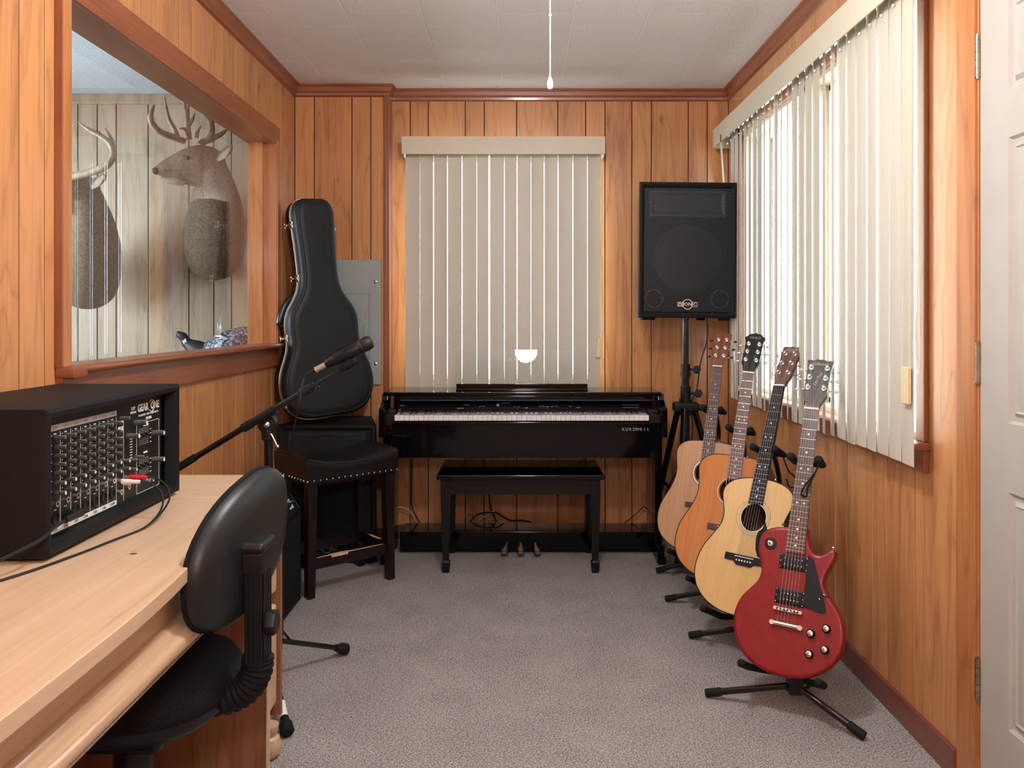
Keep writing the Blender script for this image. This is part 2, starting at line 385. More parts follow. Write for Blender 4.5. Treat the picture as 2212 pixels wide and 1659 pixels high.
def obj(name, mb, mats, parent=None, world=False, sharp=35, label=None):
    me = bpy.data.meshes.new(name); me.from_pydata([tuple(v) for v in mb.V], [], mb.F)
    if isinstance(mats, str): mats = [mats]
    for m in mats: me.materials.append(MATS[m])
    me.polygons.foreach_set('material_index', mb.M)
    if len(set(mb.A)) > 1:
        at = me.attributes.new('plank', 'FLOAT', 'FACE'); at.data.foreach_set('value', mb.A)
    if world and parent is not None: me.transform(WM[parent.name].inverted())
    bm = bmesh.new(); bm.from_mesh(me); bmesh.ops.recalc_face_normals(bm, faces=bm.faces[:]); bm.to_mesh(me); bm.free()
    me.polygons.foreach_set('use_smooth', [True] * len(me.polygons))
    me.set_sharp_from_angle(angle=R(sharp)); me.update()
    o = bpy.data.objects.new(name, me); COL.objects.link(o)
    if mb.bv: wn = o.modifiers.new('normals', 'WEIGHTED_NORMAL'); wn.keep_sharp = True
    if parent is not None:
        o.parent = parent; WM[o.name] = WM[parent.name].copy()
    else: WM[o.name] = Matrix.Identity(4)
    if label: o['label'] = label
    return o
def thing(name, label, cat, loc=(0, 0, 0), mat=None, group=None):
    o = bpy.data.objects.new(name, None); COL.objects.link(o); o.empty_display_size = 0.1
    m = mat if mat is not None else Matrix.Translation(loc)
    o.matrix_world = m; WM[o.name] = m.copy(); setp(o, label, cat, group); return o
def rebase(root, mb_world=True): pass
def copy_part(src, parent, offset):
    c = src.copy(); COL.objects.link(c); c.parent = parent; c.location = Vector(offset); WM[c.name] = WM[parent.name]; return c
def single(name, mb, mats, label, cat, group=None, base=None, sharp=35):
    """a one-mesh thing whose origin sits at its base"""
    xs = [v.x for v in mb.V]; ys = [v.y for v in mb.V]; zs = [v.z for v in mb.V]
    b = Vector(base) if base else Vector(((min(xs) + max(xs)) / 2, (min(ys) + max(ys)) / 2, min(zs)))
    mb.V = [v - b for v in mb.V]; o = obj(name, mb, mats, sharp=sharp); o.location = b; WM[o.name] = Matrix.Translation(b); setp(o, label, cat, group); return o
def struct(name, mb, mats, sharp=35, parent=None):
    o = obj(name, mb, mats, sharp=sharp, parent=parent)
    if parent is None: o['kind'] = 'structure'
    return o
def text(name, body, size, mat4, parent, matn, extr=0.0006, shear=0.0, align='CENTER', sx=1.0, bold=0.0):
    cu = bpy.data.curves.new(name, 'FONT'); cu.body = body; cu.size = size; cu.extrude = extr; cu.shear = shear; cu.align_x = align; cu.align_y = 'CENTER'
    cu.offset = bold; cu.materials.append(MATS[matn]); cu.resolution_u = 3
    o = bpy.data.objects.new(name, cu); COL.objects.link(o)
    m = mat4 @ Matrix.Diagonal((sx, 1, 1, 1))
    dg = bpy.context.evaluated_depsgraph_get(); me = bpy.data.meshes.new_from_object(o.evaluated_get(dg)); bpy.data.objects.remove(o); bpy.data.curves.remove(cu)
    me.transform(m); o = bpy.data.objects.new(name, me); COL.objects.link(o); o.parent = parent; WM[o.name] = WM.get(parent.name, Matrix.Identity(4)); return o

# ------------------------------------------------------------------ room shell
XL, XR, YB, YBL, ZC, YR = -1.18, 1.13, 4.41, 4.32, 2.412, -1.3
XSTEP = -0.69
mb = MB(); mb.box((-4.4, YR, -0.1), (1.3, 4.7, 0.0)); struct('floor', mb, 'carpet')
mb = MB(); mb.box((XL - 0.12, YR, ZC), (1.3, 4.7, ZC + 0.1)); struct('ceiling', mb, 'ceiling_tile')
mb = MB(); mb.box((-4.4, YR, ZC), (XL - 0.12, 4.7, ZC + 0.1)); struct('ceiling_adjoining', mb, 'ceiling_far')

def planks(mb, axis, fixed, cuts, z0, z1, fd, t=0.006, gap=0.0048, hole=None):
    """planks on a wall plane; cuts are plank borders; hole = (a0, a1, z0, z1) is an opening left free"""
    for i in range(len(cuts) - 1):
        a, b = cuts[i] + gap / 2, cuts[i + 1] - gap / 2
        if b - a < 0.004: continue
        rv = random.random(); segs = []
        if hole and b > hole[0] and a < hole[1]:
            if a < hole[0] - 0.003: segs.append((a, hole[0], z0, z1))
            if b > hole[1] + 0.003: segs.append((hole[1], b, z0, z1))
            m0, m1 = max(a, hole[0]), min(b, hole[1])
            if hole[2] > z0: segs.append((m0, m1, z0, hole[2]))
            if hole[3] < z1: segs.append((m0, m1, hole[3], z1))
        else: segs = [(a, b, z0, z1)]
        for (p, q, u0, u1) in segs:
            f0, f1 = sorted((fixed, fixed - t * fd))
            if axis == 'x': mb.box((p, f0, u0), (q, f1, u1), 0, bev=0.0012, seg=1, a=rv)
            else: mb.box((f0, p, u0), (f1, q, u1), 0, bev=0.0012, seg=1, a=rv)
def wall_cuts(fn, pxs, lo, hi, extra_lo=None):
    c = sorted(fn(p) for p in pxs); c = [v for v in c if lo + 0.03 < v < hi - 0.02]
    return [lo] + c + [hi]
def fill(c, lo, pat=(0.10, 0.15, 0.20, 0.07, 0.13)):
    out = []; v = c[1]; i = 0
    while v - pat[i % 5] > lo: v -= pat[i % 5]; out.append(v); i += 1
    return [lo] + sorted(out) + c[1:]
# back wall, right bay with window opening
WX0, WX1, WZ0, WZ1 = -0.565, 0.435, 0.84, 2.075
bx = [(p - CX) / (FPX / YB) for p in (886, 925, 1005, 1046, 1116, 1205, 1265, 1307, 1365, 1407, 1487, 1528)]
cuts = [XSTEP] + bx + [XR]
mb = MB(); planks(mb, 'x', YB, cuts, 0, ZC, -1, hole=(WX0, WX1, WZ0, WZ1))
y0, y1 = YB + 0.004, YB + 0.14
mb.box((XSTEP - 0.1, y0, 0), (WX0, y1, ZC), 1); mb.box((WX1, y0, 0), (XR + 0.2, y1, ZC), 1)
mb.box((WX0, y0, 0), (WX1, y1, WZ0), 1); mb.box((WX0, y0, WZ1), (WX1, y1, ZC), 1)
# left bay stands 9 cm proud
lcut = [XL] + [(p - CX) / (FPX / YBL) for p in (679, 760, 801)] + [XSTEP - 0.018]
planks(mb, 'x', YBL, lcut, 0, ZC, -1)
mb.box((XL - 0.1, YBL + 0.004, 0), (XSTEP - 0.002, y1, ZC), 1)
struct('wall_back', mb, ['panel', 'dark_gap'])
mb = MB(); mb.box((XSTEP - 0.020, YBL - 0.012, 0), (XSTEP, YBL, ZC), bev=0.003); mb.box((XSTEP - 0.003, YBL - 0.012, 0), (XSTEP + 0.012, YB, ZC), bev=0.003)
struct('trim_1', mb, 'trim')
# left wall with the interior window
LY0, LY1, LZ0, LZ1 = 2.132, 3.93, 1.045, 2.03
fl = lambda p: 2088.6 / (1120 - p)
cl = wall_cuts(fl, (42, 97, 266, 340, 388, 416, 460, 480, 509, 526, 552, 585.6, 608), 1.5, YBL); cl = fill(cl, YR)
mb = MB()
planks(mb, 'y', XL, cl, 0, ZC, 1, hole=(LY0, LY1, LZ0, LZ1))
x0, x1 = XL - 0.12, XL - 0.006
mb.box((x0, YR, 0), (x1, LY0, ZC), 1); mb.box((x0, LY1, 0), (x1, YBL + 0.2, ZC), 1); mb.box((x0, LY0, 0), (x1, LY1, LZ0), 1); mb.box((x0, LY0, LZ1), (x1, LY1, ZC), 1)
struct('wall_left', mb, ['panel', 'dark_gap'])
# right wall with the big window and the door opening
RY0, RY1, RZ0, RZ1 = 2.30, 4.12, 0.845, 2.10
DY0, DY1 = 1.10, 2.012
fr = lambda p: FPX * XR / (p - 1120)
cr = wall_cuts(fr, (1976, 1916, 1885.5, 1830, 1805, 1770, 1751, 1722.6, 1684.6, 1655.7, 1642.5, 1618, 1605), DY1 + 0.02, YB)
mb = MB(); planks(mb, 'y', XR, cr, 0, ZC, -1, hole=(RY0, RY1, RZ0, RZ1))
cr2 = fill([0, DY0 - 0.02], YR); planks(mb, 'y', XR, cr2, 0, ZC, -1)
planks(mb, 'y', XR, [DY0 - 0.02, 1.3, 1.5, 1.72, DY1 + 0.02], 2.06, ZC, -1)
x0, x1 = XR + 0.006, XR + 0.15
for a in (((x0, DY1 + 0.01, 0), (x1, RY0, ZC)), ((x0, RY1, 0), (x1, YB + 0.14, ZC)), ((x0, RY0, 0), (x1, RY1, RZ0)), ((x0, RY0, RZ1), (x1, RY1, ZC)),
          ((x0, YR, 0), (x1, DY0 - 0.01, ZC)), ((x0, DY0 - 0.01, 2.05), (x1, DY1 + 0.01, ZC))): mb.box(*a, 1)
struct('wall_right', mb, ['panel', 'dark_gap'])
mb = MB(); planks(mb, 'x', YR, [XL + 0.2 * i for i in range(12)] + [XR], 0, ZC, 1); mb.box((XL - 0.1, YR - 0.15, 0), (XR + 0.1, YR - 0.004, ZC), 1)
struct('wall_rear', mb, ['panel', 'dark_gap'])
# adjoining room seen through the glass
FX0, FY1, FY0 = -3.3, 4.5, 0.8
mb = MB(); cf = [FX0] + [(p - CX) * FY1 / FPX for p in (-100, -20, 60, 110, 168, 210, 251, 320, 408, 462, 500)] + [XL - 0.12]
cf = sorted(cf); planks(mb, 'x', FY1, [c for c in cf if c >= FX0], 0, ZC, -1, gap=0.006); mb.box((FX0, FY1 + 0.004, 0), (XL - 0.1, FY1 + 0.12, ZC), 1)
struct('wall_far', mb, ['panel_far', 'far_gap'])
mb = MB(); mb.box((FX0 - 0.1, FY0, 0), (FX0, 2.5, ZC)); mb.box((FX0 - 0.1, 3.9, 0), (FX0, FY1, ZC)); mb.box((FX0 - 0.1, 2.5, 0), (FX0, 3.9, 0.9)); mb.box((FX0 - 0.1, 2.5, 2.0), (FX0, 3.9, ZC))
mb.box((FX0, FY0 - 0.1, 0), (XL - 0.12, FY0, ZC)); struct('wall_outer', mb, 'panel_far')
mb = MB(); mb.box((FX0, FY1 - 0.02, ZC - 0.055), (XL - 0.12, FY1, ZC), bev=0.006); struct('trim_2', mb, 'panel_far')

# crown mouldings, baseboards
def crown(name, pts, mt, w=0.035, h=0.062):
    prof = [(0, 0), (w, 0), (w, -0.008), (w * 0.75, -0.016), (w * 0.62, -0.034), (w * 0.40, -0.044), (w * 0.34, -h + 0.006), (0, -h)]
    mb = MB(); rings = []
    for (x, y, nx, ny) in pts: rings.append([(x + nx * a, y + ny * a, ZC + b) for a, b in prof])
    mb.loft(rings); struct(name, mb, mt, sharp=20)
crown('trim_3', [(XL, YR, 1, 0), (XL, YBL, 1, -1)], 'trim_y')
crown('trim_4', [(XR, YR, -1, 0), (XR, YB, -1, -1)], 'trim_y')
crown('trim_5', [(XL, YBL, 1, -1), (XSTEP, YBL, 1, -1), (XSTEP, YB, 1, -1), (XR, YB, -1, -1)], 'trim_x')
mb = MB(); mb.box((XR - 0.014, DY1 + 0.090, 0), (XR, YB, 0.078), bev=0.004); struct('baseboard_right', mb, 'base_wood')
mb = MB(); mb.box((XL, YR, 0), (XL + 0.014, YBL, 0.078), bev=0.004); struct('baseboard_left', mb, 'base_wood')
mb = MB(); mb.box((XSTEP, YB - 0.014, 0), (XR - 0.014, YB, 0.078), bev=0.004); mb.box((XL + 0.014, YBL - 0.014, 0), (XSTEP, YBL, 0.078), bev=0.004); struct('baseboard_back', mb, 'base_wood')

# interior window (left wall)
w1 = bpy.data.objects.new('window_1', None); COL.objects.link(w1); w1['kind'] = 'structure'; WM['window_1'] = Matrix.Identity(4)
mb = MB(); mb.box((-1.278, LY0, LZ0), (-1.272, LY1, LZ1)); obj('glass_pane', mb, 'pane', w1)
XF = -1.16
mb = MB(); mb.box((-1.30, LY1 - 0.001, LZ0), (XF, LY1 + 0.03, LZ1 + 0.01), bev=0.003)
mb.box((-1.262, LY1 - 0.016, LZ0), (-1.222, LY1, LZ1), bev=0.002); mb.box((XF - 0.012, LY1 + 0.004, LZ0), (XF + 0.006, LY1 + 0.045, LZ1 + 0.01), bev=0.003)
obj('far_jamb', mb, 'jamb', w1)
mb = MB(); mb.box((-1.30, LY0 - 0.012, LZ0 + 0.016), (XF - 0.001, LY0 + 0.0, LZ1), bev=0.003); mb.box((XL, LY0 - 0.045, LZ0 + 0.016), (XF, LY0 - 0.005, ZC - 0.06), bev=0.004)
obj('near_jamb', mb, 'jamb', w1)
mb = MB(); mb.box((XL, LY0 - 0.051, LZ0 + 0.016), (XF + 0.001, LY0 - 0.0445, ZC - 0.06), bev=0.002); obj('jamb_edge', mb, 'trim', w1)  # thin dark strip paints the shade on the casing's near side
mb = MB(); mb.box((-1.30, LY0, LZ1 - 0.006), (XL + 0.004, LY1 + 0.03, LZ1 + 0.02), bev=0.002); mb.box((XL, LY0 - 0.04, LZ1 - 0.010), (XF, LY1 + 0.06, LZ1 + 0.078), bev=0.003)
obj('head_board', mb, 'trim_y', w1)
mb = MB(); mb.box((-1.30, LY0, LZ0 - 0.03), (XL + 0.01, LY1, LZ0 + 0.014), bev=0.002); obj('inner_sill', mb, 'ivory', w1)
mb = MB(); mb.box((-1.262, LY0, LZ0), (XL + 0.052, LY1 + 0.05, LZ0 + 0.02), bev=0.008, seg=3); mb.box((XL, LY0 - 0.05, LZ0 - 0.012), (XL + 0.052, LY0 + 0.02, LZ0 + 0.02), bev=0.008)
mb.box((XL, LY0 - 0.045, LZ0 - 0.088), (XL + 0.018, LY1 + 0.045, LZ0 - 0.001), bev=0.003); obj('sill', mb, 'trim_y', w1)

# back window and right window frames
def frame_rect(mb, ax, f0, f1, a0, a1, z0, z1, w, mi=0):
    for (p, q, r, s) in ((a0, a0 + w, z0, z1), (a1 - w, a1, z0, z1), (a0, a1, z0, z0 + w), (a0, a1, z1 - w, z1)):
        if ax == 'x': mb.box((p, f0, r), (q, f1, s), mi)
        else: mb.box((f0, p, r), (f1, q, s), mi)
def window(name, ax, f, a0, a1, z0, z1, units, sgn, split=True):
    w = bpy.data.objects.new(name, None); COL.objects.link(w); w['kind'] = 'structure'; WM[name] = Matrix.Identity(4)
    lo, hi = sorted((f, f + sgn * 0.13)); mb = MB(); frame_rect(mb, ax, lo, hi, a0, a1, z0, z1, 0.018); obj('jamb_lining', mb, 'window_wood', w)
    mb = MB(); g = MB(); n = units; mw = 0.09; uw = ((a1 - a0) - mw * (n - 1)) / n; fy = sorted((f + sgn * 0.07, f + sgn * 0.10)); zm = (z0 + z1) / 2
    for i in range(n):
        u0 = a0 + i * (uw + mw); u1 = u0 + uw
        if split: frame_rect(mb, ax, fy[0], fy[1], u0, u1, z0, zm + 0.02, 0.036); frame_rect(mb, ax, fy[0], fy[1], u0, u1, zm - 0.014, z1, 0.036)
        else: frame_rect(mb, ax, fy[0], fy[1], u0, u1, z0, z1, 0.036)
        if ax == 'x': g.box((u0 + 0.04, fy[0] + 0.012, z0 + 0.04), (u1 - 0.04, fy[0] + 0.016, z1 - 0.04))
        else: g.box((fy[0] + 0.012, u0 + 0.04, z0 + 0.04), (fy[0] + 0.016, u1 - 0.04, z1 - 0.04))
        if i < n - 1:
            lo2, hi2 = sorted((f + sgn * 0.0, f + sgn * 0.13))
            if ax == 'y': mb.box((lo2, u1, z0), (hi2, u1 + mw, z1), 1)
            else: mb.box((u1, lo2, z0), (u1 + mw, hi2, z1), 1)
    obj('sash', mb, ['window_white', 'window_wood'], w); obj('glass_pane', g, 'pane', w); return w
window('window_2', 'x', YB, WX0, WX1, WZ0, WZ1, 1, 1, False)
w3 = window('window_3', 'y', XR, RY0, RY1, RZ0, RZ1, 2, 1, False)
mb = MB(); mb.box((XR - 0.014, RY0 - 0.045, RZ0), (XR, RY0 + 0.004, RZ1 + 0.05), bev=0.004); mb.box((XR - 0.014, RY1 - 0.004, RZ0), (XR, RY1 + 0.045, RZ1 + 0.05), bev=0.004)
mb.box((XR - 0.014, RY0 - 0.045, RZ1), (XR, RY1 + 0.045, RZ1 + 0.05), bev=0.004); obj('casing', mb, 'trim', w3)
mb = MB(); mb.box((XR - 0.045, RY0 - 0.06, RZ0 - 0.022), (XR + 0.02, RY1 + 0.06, RZ0), bev=0.007, seg=3); mb.box((XR - 0.016, RY0 - 0.045, RZ0 - 0.085), (XR, RY1 + 0.045, RZ0 - 0.02), bev=0.003)
obj('sill', mb, 'trim_y', w3)

# door in the right wall
mb = MB(); mb.box((XR - 0.008, DY1 + 0.006, 0), (XR + 0.004, DY1 + 0.090, 2.10), bev=0.003); mb.box((XR - 0.016, DY0 - 0.08, 0), (XR, DY0, 2.10), bev=0.003)
mb.box((XR - 0.016, DY0 - 0.08, 2.045), (XR, DY1 + 0.090, 2.125), bev=0.003); mb.box((XR, DY1 - 0.002, 0), (XR + 0.12, DY1 + 0.012, 2.05)); mb.box((XR, DY0 - 0.012, 0), (XR + 0.12, DY0, 2.05))
struct('trim_6', mb, 'jamb')
dr = bpy.data.objects.new('door_1', None); COL.objects.link(dr); dr['kind'] = 'structure'; dr.location = (XR + 0.002, DY1 - 0.004, 0); WM['door_1'] = Matrix.Translation((XR + 0.002, DY1 - 0.004, 0))
mb = MB(); W = 0.87; pts = [0, 0.115, 0.385, 0.485, 0.755, W]; zs = [0.005, 0.235, 0.785, 0.945, 1.605, 1.715, 1.93, 2.035]
for i in range(5):
    for j in range(7):
        a0, a1, b0, b1 = -pts[i], -pts[i + 1], zs[j], zs[j + 1]
        if i in (1, 3) and j in (1, 3, 5):
            q = [(0, 0), (0.006, 0.008), (0.016, 0.008), (0.026, 0.0), (0.030, 0.004), (0.050, 0.001)]
            rings = [[(d, a0 - e, b0 + e), (d, a1 + e, b0 + e), (d, a1 + e, b1 - e), (d, a0 - e, b1 - e)] for e, d in q]
            mb.loft(rings, caps=(False, True))
        else: mb.add([(0, a0, b0), (0, a1, b0), (0, a1, b1), (0, a0, b1)], [(0, 1, 2, 3)])
mb.add([(0.04, 0, 0.005), (0.04, -W, 0.005), (0.04, -W, 2.035), (0.04, 0, 2.035), (0, 0, 0.005), (0, -W, 0.005), (0, -W, 2.035), (0, 0, 2.035)], [(0, 1, 2, 3), (0, 4, 7, 3), (1, 2, 6, 5), (3, 7, 6, 2), (0, 1, 5, 4)])
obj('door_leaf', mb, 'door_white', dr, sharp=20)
for zc in (1.83, 1.078, 0.30):
    mb = MB()
    for k in range(5): mb.tube([(-0.004, 0.004, zc - 0.05 + k * 0.0202), (-0.004, 0.004, zc - 0.05 + k * 0.0202 + 0.0192)], 0.0068, 12)
    mb.tube([(-0.004, 0.004, zc - 0.055), (-0.004, 0.004, zc + 0.055)], 0.0045, 10); mb.box((-0.003, 0.004, zc - 0.05), (-0.001, 0.022, zc + 0.05))
    obj('hinge', mb, 'brass', dr)
mb = MB(); mb.ball((-0.05, -W + 0.065, 0.95), 0.028); mb.tube([(0, -W + 0.065, 0.95), (-0.04, -W + 0.065, 0.95)], 0.011); obj('door_knob', mb, 'brass', dr)
mb = MB(); mb.box((XR + 0.10, DY0, 0), (XR + 0.11, DY1, 2.05)); struct('trim_7', mb, 'dark_gap')

# outdoors: ground, and a hedge line far away
mb = MB(); mb.box((1.4, -6, -0.5), (25, 25, -0.4)); mb.box((-25, 4.8, -0.5), (1.4, 25, -0.4)); struct('ground', mb, 'lawn')

# ------------------------------------------------------------------ ceiling lamp with pull chain
lt = thing('ceiling_light', 'white glass dome ceiling lamp with a pull chain, above the middle of the room', 'lamp', (0.062, 1.75, ZC))
mb = MB(); mb.lathe([(0.13, -0.03), (0.14, -0.02), (0.14, 0.0)], 32); obj('base', mb, 'window_white', lt)
mb = MB(); mb.lathe([(0.01, -0.105), (0.05, -0.098), (0.085, -0.075), (0.110, -0.045), (0.115, -0.03)], 32); obj('glass_dome', mb, 'lamp_glass', lt)
pc = thing('pull_chain', 'beaded pull chain with a white teardrop knob hanging from the ceiling', 'pull chain', (0.085, 2.20, 1.80))
mb = MB(); z = 0.035
while z < ZC - 1.80 - 0.005:
    mb.ball((0, 0, z), 0.0022 if z < 0.33 else 0.0016, seg=6, rings=4); z += 0.0052
mb.tube([(0, 0, 0.03), (0, 0, ZC - 1.80)], 0.0009, 5); mb.ball((0, 0, 0.20), 0.0042); obj('beads', mb, 'ivory', pc)
mb = MB(); mb.lathe([(0.0005, 0), (0.006, 0.003), (0.0085, 0.012), (0.0075, 0.022), (0.004, 0.033), (0.002, 0.037)], 16); obj('knob', mb, 'pearl', pc)

# ------------------------------------------------------------------ vertical blinds
def slat_mesh(w, h, rip=0.0):
    mb = MB(); n = 6; f = []; bk = []
    for i in range(n + 1):
        t = i / n - 0.5; x = t * w; y = 0.006 * (0.25 - t * t) * 4 * 0.5
        f.append((x, y)); bk.append((x, y + 0.0012))
    out = f + bk[::-1]; rings = []
    for j in range(9):
        z = -h * j / 8; rings.append([(p[0], p[1], z) for p in out])
    return mb.loft(rings)
bl = thing('vertical_blind', 'closed cream vertical blind over the window behind the piano', 'blind', ((872 + 1297) / 2 * 0 - 0.08, 4.33, 0.80))
sl_h = 1.26
gaps = [876, 907, 936.5, 966.5, 998, 1030, 1057, 1089.5, 1117, 1147, 1175.5, 1205.5, 1237.5, 1269, 1296]
base_s = None; o0 = Vector((-0.08, 4.33, 0.80)); DB = 4.32
gw = [0, .0008, .002, .0022, .003, .0008, .0075, .0008, .003, .0008, .001, .002, .002, .0018]
for i in range(14):
    a = (gaps[i] - CX) * DB / FPX + gw[i] / 2; b = (gaps[i + 1] - CX) * DB / FPX - (gw[i + 1] / 2 if i < 13 else 0)
    s = obj('slat', slat_mesh(b - a, sl_h), 'slat', bl); s.location = Vector(((a + b) / 2, DB + random.uniform(-0.002, 0.002), 2.075)) - o0
    s.rotation_euler = (0, 0, R(random.uniform(-1.5, 1.5)))
mb = MB(); x0, x1 = (868 - CX) * 4.25 / FPX, (1307 - CX) * 4.25 / FPX
zt, zb = EYE + (685 - 295) * 4.25 / FPX, EYE + (685 - 333) * 4.25 / FPX
mb.box((x0, 4.245, zb), (x1, 4.250, zt)); mb.box((x0, 4.25, zb), (x0 + 0.004, YB, zt)); mb.box((x1 - 0.004, 4.25, zb), (x1, YB, zt))
obj('valance', mb, 'valance', bl, world=True)
mb = MB(); mb.box((x0 + 0.02, 4.30, zb + 0.065), (x1 - 0.02, 4.345, zb + 0.090), bev=0.003)
for i in range(14): mb.box(((gaps[i] + gaps[i + 1]) / 2 * DB / FPX - CX * DB / FPX - 0.004, 4.316, 2.07), ((gaps[i] + gaps[i + 1]) / 2 * DB / FPX - CX * DB / FPX + 0.004, 4.322, zb + 0.05))
obj('head_rail', mb, 'window_white', bl, world=True)
xx = (1299 - CX) * 4.3 / FPX
mb = MB(); mb.tube(smooth_path([(xx, 4.30, zb + 0.05), (xx, 4.30, 1.5), (xx + 0.002, 4.30, 1.2), (xx + 0.006, 4.30, 1.10), (xx + 0.01, 4.30, 1.25), (xx + 0.008, 4.30, 1.6), (xx + 0.006, 4.30, zb + 0.05)], 5), 0.0016, 6)
obj('chain', mb, 'ivory', bl, world=True)
mb = MB(); c = P(1294, 751, 4.31); mb.box((-0.013, -0.01, -0.052), (0.013, 0.01, 0.052), bev=0.003, mat=Matrix.Translation(c) @ Matrix.Rotation(R(4), 4, 'Y'))
mb.tube([(xx - 0.004, 4.305, c.z + 0.05), (xx - 0.004, 4.305, 1.5)], 0.0012, 6); obj('cord_weight', mb, 'cream', bl, world=True)

XS = 1.065
br_ = thing('vertical_blind', 'wide cream vertical blind with parted slats over the long right hand window', 'blind', (XS, 3.2, 0.79)); o1 = Vector((XS, 3.2, 0.79))
y = 2.243; i = 0; h0 = 1.323
while y < 4.20:
    s = obj('slat', slat_mesh(0.0885, h0 + random.uniform(-.002, .002)), 'slat', br_)
    ang = R(90 - ((4.4 if i < 9 else 6.0) + random.uniform(-2.0, 2.5)))
    if i in (7, 8, 13, 14, 16, 17): ang -= R(9)
    m = Matrix.Translation(Vector((XS, y, 2.112)) - o1) @ Matrix.Rotation(ang, 4, 'Z')
    if y > 4.08: m = Matrix.Translation(Vector((XS - 0.040, y, 2.112)) - o1) @ Matrix.Rotation(R(-3.8), 4, 'Y') @ Matrix.Rotation(R(70), 4, 'Z')
    s.matrix_local = m; y += 0.0765; i += 1
XV = 1.020
mb = MB(); zt, zb = EYE + 0.963 * XV, EYE + 0.868 * XV
mb.box((XV, 2.03, zb), (XV + 0.005, 4.30, zt), bev=0.001); mb.box((XV + 0.005, 4.294, zb), (XR, 4.30, zt)); mb.box((XV + 0.005, 2.03, zb), (XR - 0.02, 2.035, zt))
obj('valance', mb, 'valance', br_, world=True)
mb = MB(); mb.box((XS - 0.022, 2.10, zb + 0.045), (XS + 0.022, 4.27, zb + 0.075), bev=0.003); y = 2.243
while y < 4.20:
    mb.box((XS - 0.003, y - 0.004, 2.106), (XS + 0.003, y + 0.004, zb + 0.05)); mb.ball((XS - 0.010, y - 0.012, zb - 0.008), 0.0045, seg=8, rings=5); y += 0.0765
obj('head_rail', mb, 'window_white', br_, world=True)
mb = MB(); mb.tube(smooth_path([(XS - 0.012, 2.175, zb + 0.05), (XS - 0.012, 2.175, 1.4), (XS - 0.012, 2.172, 1.10), (XS - 0.012, 2.158, 1.045), (XS - 0.012, 2.150, 1.10), (XS - 0.012, 2.160, 1.5), (XS - 0.012, 2.168, zb + 0.05)], 5), 0.0016, 6)
obj('chain', mb, 'ivory', br_, world=True)
mb = MB(); c = Vector((XS - 0.014, 2.222, 1.005)); mb.box(c - Vector((0.006, 0.020, 0.05)), c + Vector((0.006, 0.020, 0.05)), bev=0.003); mb.tube([(XS - 0.014, 2.205, 1.05), (XS - 0.014, 2.2, zb + 0.05)], 0.0012, 6)
obj('cord_weight', mb, 'cream', br_, world=True)

# ------------------------------------------------------------------ electrical panel
ep = thing('breaker_panel', 'grey metal electrical breaker panel on the wood wall behind the guitar case', 'electrical panel', (-0.86, 4.306, 0.84))
mb = MB(); mb.box((-1.045, 4.302, 0.835), (-0.722, 4.3138, 1.492), bev=0.004); obj('cover', mb, 'panel_grey', ep, world=True)
mb = MB(); q = [(0, 0), (0.004, 0.005), (0.010, 0.005), (0.014, 0.0015)]; X0, X1, Z0, Z1 = -1.0, -0.772, 0.92, 1.325
mb.loft([[(X0 + e, 4.302 - d, Z0 + e), (X1 - e, 4.302 - d, Z0 + e), (X1 - e, 4.302 - d, Z1 - e), (X0 + e, 4.302 - d, Z1 - e)] for e, d in q], caps=(False, True)); mb.box((X1 - 0.04, 4.294, 1.09), (X1 - 0.020, 4.300, 1.14), bev=0.002)
obj('door', mb, 'panel_grey', ep, world=True, sharp=20)
for z in (1.375, 0.945):
    mb = MB(); mb.lathe([(0.009, 0), (0.009, 0.002), (0.006, 0.004)], 14, mat=Matrix.Translation((-0.750, 4.3022, z)) @ Matrix.Rotation(R(90), 4, 'X')); mb.box((-0.757, 4.2975, z - 0.001), (-0.743, 4.2985, z + 0.001), 1)
    obj('screw', mb, ['trim_alu', 'label_black'], ep, world=True)

# ------------------------------------------------------------------ digital piano
YP = 3.92
pn = thing('digital_piano', 'glossy black upright digital piano with open keyboard against the window wall', 'piano', (0.02, 4.1, 0))
pl, pr = (819 - CX) * YP / FPX, (1441 - CX) * YP / FPX
cab = MB()
fx0, fx1 = (846 - CX) * YP / FPX, (1427 - CX) * YP / FPX
cab.box((fx0, YP + 0.005, 0.515), (fx1, YP + 0.035, 0.688), bev=0.002); cab.box((fx0, YP + 0.035, 0.60), (fx1, 4.28, 0.672), bev=0.002)
cab.box((fx0, 4.25, 0.515), (fx1, 4.28, 0.805)); cab.box((fx0, YP - 0.004, 0.672), (fx1, YP + 0.018, 0.688), bev=0.003)
obj('keybed', cab, 'piano_black', pn, world=True)
for s, (a, b) in enumerate(((pl, pl + 0.030), (pr - 0.030, pr))):
    mb = MB(); prof = [(YP - 0.012, 0.615), (YP - 0.012, 0.745), (YP - 0.002, 0.757), (YP + 0.03, 0.760), (YP + 0.075, 0.785), (YP + 0.085, 0.815), (4.28, 0.815), (4.28, 0.615)]
    m = Matrix(((0, 0, 1, a), (1, 0, 0, 0), (0, 1, 0, 0), (0, 0, 0, 1))); mb.prism(prof, 0, b - a, mat=m, bev=0.003); obj('cheek', mb, 'piano_black', pn, world=True)
    a2 = a + 0.004 if s == 0 else a - 0.012
    mb = MB(); mb.box((a2, 4.02, 0.02), (a2 + 0.036, 4.28, 0.62), bev=0.003); mb.box((a2, YP + 0.03, 0.03), (a2 + 0.036, 4.05, 0.085), bev=0.006)
    mb.box((a2 - 0.002, YP + 0.01, 0.0), (a2 + 0.040, YP + 0.075, 0.034), bev=0.005); mb.box((a2, 4.20, 0.0), (a2 + 0.036, 4.28, 0.03), bev=0.003); obj('side_leg', mb, 'piano_black', pn, world=True)
